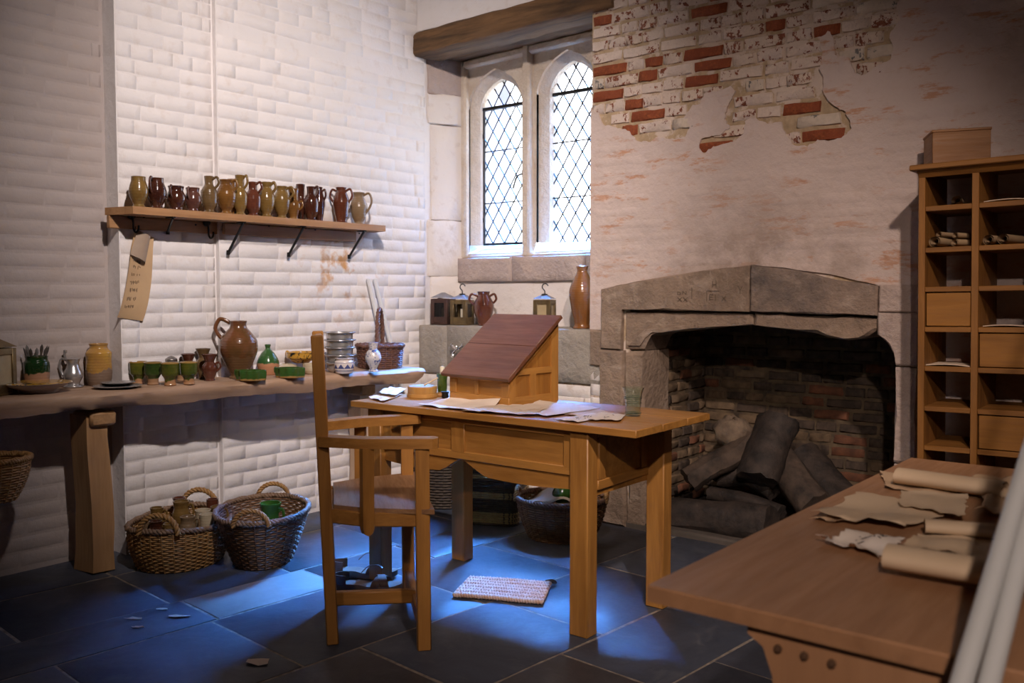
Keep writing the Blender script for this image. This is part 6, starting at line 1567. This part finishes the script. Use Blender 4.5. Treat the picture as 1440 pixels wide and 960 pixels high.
# =================================================================== FOREGROUND DESK
DKW = ('foreground_desk_oak', (0.36, 0.19, 0.095), (0.26, 0.13, 0.062))
def dkw(ax): return wood(*DKW, axis=ax, rough=0.42, scale=.6)
DZ = .76
d0 = atz(910, 822, DZ); d1 = atz(1281, 643, DZ)
ay = math.atan2(-(d1 - d0).x, (d1 - d0).y)
dk = thing('foreground_desk', 'broad brown oak desk in the right foreground scattered with parchments', 'desk', (d0.x, d0.y, 0), 0)
f2 = atz(1159, 880, DZ); fd = (f2 - d0).normalized(); ld_ = (d1 - d0); DL = ld_.length; ld_.normalize()
DW = .95
def dp(u, v, z): q = fd * u + ld_ * v; return Vector((q.x, q.y, z))
nb = 2
for k in range(nb):
    a, b = DW * k / nb + .0005, DW * (k + 1) / nb - .0005
    mb = MB(); P = [dp(a, 0, DZ - .027), dp(b, 0, DZ - .027), dp(b, DL, DZ - .027), dp(a, DL, DZ - .027)]
    e = .003
    Q = [dp(a, 0, DZ - e), dp(b, 0, DZ - e), dp(b, DL, DZ - e), dp(a, DL, DZ - e)]; S_ = [dp(a + .0008, e, DZ), dp(b - .0008, e, DZ), dp(b - .0008, DL - e, DZ), dp(a + .0008, DL - e, DZ)]
    mb.add(P + Q + S_, [(3, 2, 1, 0), (0, 1, 5, 4), (1, 2, 6, 5), (2, 3, 7, 6), (3, 0, 4, 7), (4, 5, 9, 8), (5, 6, 10, 9), (6, 7, 11, 10), (7, 4, 8, 11), (8, 9, 10, 11)]); mb.build('tabletop_board', dkw('Y'), dk, ang=20)
Mf = Matrix(((fd.x, 0, ld_.x, 0), (fd.y, 0, ld_.y, 0), (0, 1, 0, 0), (0, 0, 0, 1)))
for v in (.018, DL - .14):
    mb = MB(); prf = [(.20, .0), (.76, 0), (.76, .62), (.80, .72), (.80, DZ - .028), (.165, DZ - .028), (.165, .715), (.19, .70), (.205, .66), (.21, .60)]
    mb.prism(prf, v, v + .05, Mf); mb.build('trestle_end', dkw('Z'), dk, ang=30)
    for u in (.215, .255, .295, .60, .70):
        c = dp(u, v - .002, .705 - .018 * (u - .2)); mb = MB(); mb.lathe([(.0062, 0), (.0062, .004), (.005, .006), (.001, .0065)], 8, M=Matrix.Translation(c) @ Matrix.Rotation(math.pi / 2, 4, 'X')); mb.build('peg', plain('dark_peg', (.09, .045, .022), .6, scale=30), dk)
mb = MB(); mb.beam(dp(.48, .12, .30), dp(.48, DL - .14, .30), .05, .10, .004); mb.build('stretcher', dkw('Y'), dk)
mb = MB(); mb.beam(dp(.48, .12, .69), dp(.48, DL - .14, .69), .05, .08, .004); mb.build('stretcher', dkw('Y'), dk)
# parchments on it
def ond(px, py, dz=0.001): p = atz(px, py, DZ); return Vector((p.x, p.y, DZ + dz))
def dq(*ps): return [ond(*p) for p in ps]
M_VEL = plain('creamy_vellum', (0.60, 0.46, 0.31), 0.7, scale=5, c2=(0.53, 0.39, 0.25), bump=.1)
M_VEL2 = plain('tan_vellum', (0.55, 0.385, 0.24), 0.7, scale=5, c2=(0.46, 0.31, 0.18), bump=.1)
GD = 'parchments on the foreground desk'
paper('thick cream parchment bundle with ragged left ends, middle of the foreground desk', dq((1142, 732), (1270, 748), (1360, 718), (1205, 702)), M_VEL, 21, .012, z0=.004, edge=.006, group=GD)
paper('underlying narrow parchment strip poking out left of the thick bundle', dq((1140, 731), (1180, 738), (1230, 728), (1155, 724)), M_VEL2, 22, .006, edge=.004, group=GD)
paper('pale square sheet behind the thick bundle on the foreground desk', dq((1266, 722), (1355, 738), (1360, 707), (1266, 700)), M_VEL, 23, .008, z0=.014, edge=.004, group=GD)
paper('small pale sheet with a faint drawing, nearest loose sheet on the foreground desk', dq((1150, 766), (1235, 787), (1272, 761), (1208, 752)), M_PAPW, 24, .012, z0=.001, edge=.010, ink=14, group=GD)
paper('grey-cream folded parchment behind the big roll at right', dq((1268, 774), (1400, 796), (1410, 765), (1292, 757)), M_VEL, 25, .010, z0=.004, edge=.003, group=GD)
paper('tan parchment under the far roll at the back of the desk', dq((1245, 688), (1330, 700), (1440, 690), (1238, 666)), M_VEL2, 26, .006, edge=.004, group=GD)
paper('curled tan sheet at the right end behind the poles', dq((1372, 728), (1440, 736), (1450, 706), (1384, 706)), M_VEL2, 27, .014, z0=.004, edge=.004, group=GD)
paper('loose tan sheet lying under the far roll right end', dq((1380, 700), (1450, 704), (1450, 676), (1366, 674)), M_VEL2, 28, .008, z0=.002, edge=.004, group=GD)
def roll(label, pa, pb, R, mat, squash=.62):
    a, b = ond(*pa), ond(*pb); d = b - a; L = d.length; yaw = math.atan2(d.y, d.x) - math.pi / 2
    return scroll(label, (a.x, a.y, DZ + .001), L, R, yaw, GD, 1.6, 'parchment_roll', mat, squash)
roll('big cream parchment roll lying nearest along the foreground desk', (1246, 806), (1452, 842), .043, M_VEL)
roll('parchment roll at the far end of the foreground desk', (1262, 684), (1412, 706), .040, M_VEL)
roll('half-open curled parchment roll right of the thick bundle', (1300, 754), (1398, 762), .026, M_VEL, .7)
# two grey-white poles in the near right corner
M_POLE2 = plain('grey_white_pole', (0.50, 0.51, 0.50), 0.4, scale=3, var=.06)
for (tx, ty), (bx, by), k, lab in (((1444, 655), (1352, 960), 0, 'grey-white pole leaning across the right foreground, left of two'), ((1466, 660), (1391, 960), 1, 'grey-white pole leaning across the right foreground, right of two')):
    yq = 1.02
    a = _ray(bx, by); b = _ray(tx, ty)
    pa = Vector((0, 0, CAMH)) + a * 1.05; pb = Vector((0, 0, CAMH)) + b * 1.22
    d = pb - pa; base = pa + d * ((.002 - pa.z) / d.z); top = pa + d * ((1.75 - pa.z) / d.z)
    mb = MB(); mb.tube([Vector((0, 0, 0)), (top - base) * .5, top - base], .0125, 14); tag(mb.build('white_pole', M_POLE2, None, loc=base, ang=50), lab, 'pole')
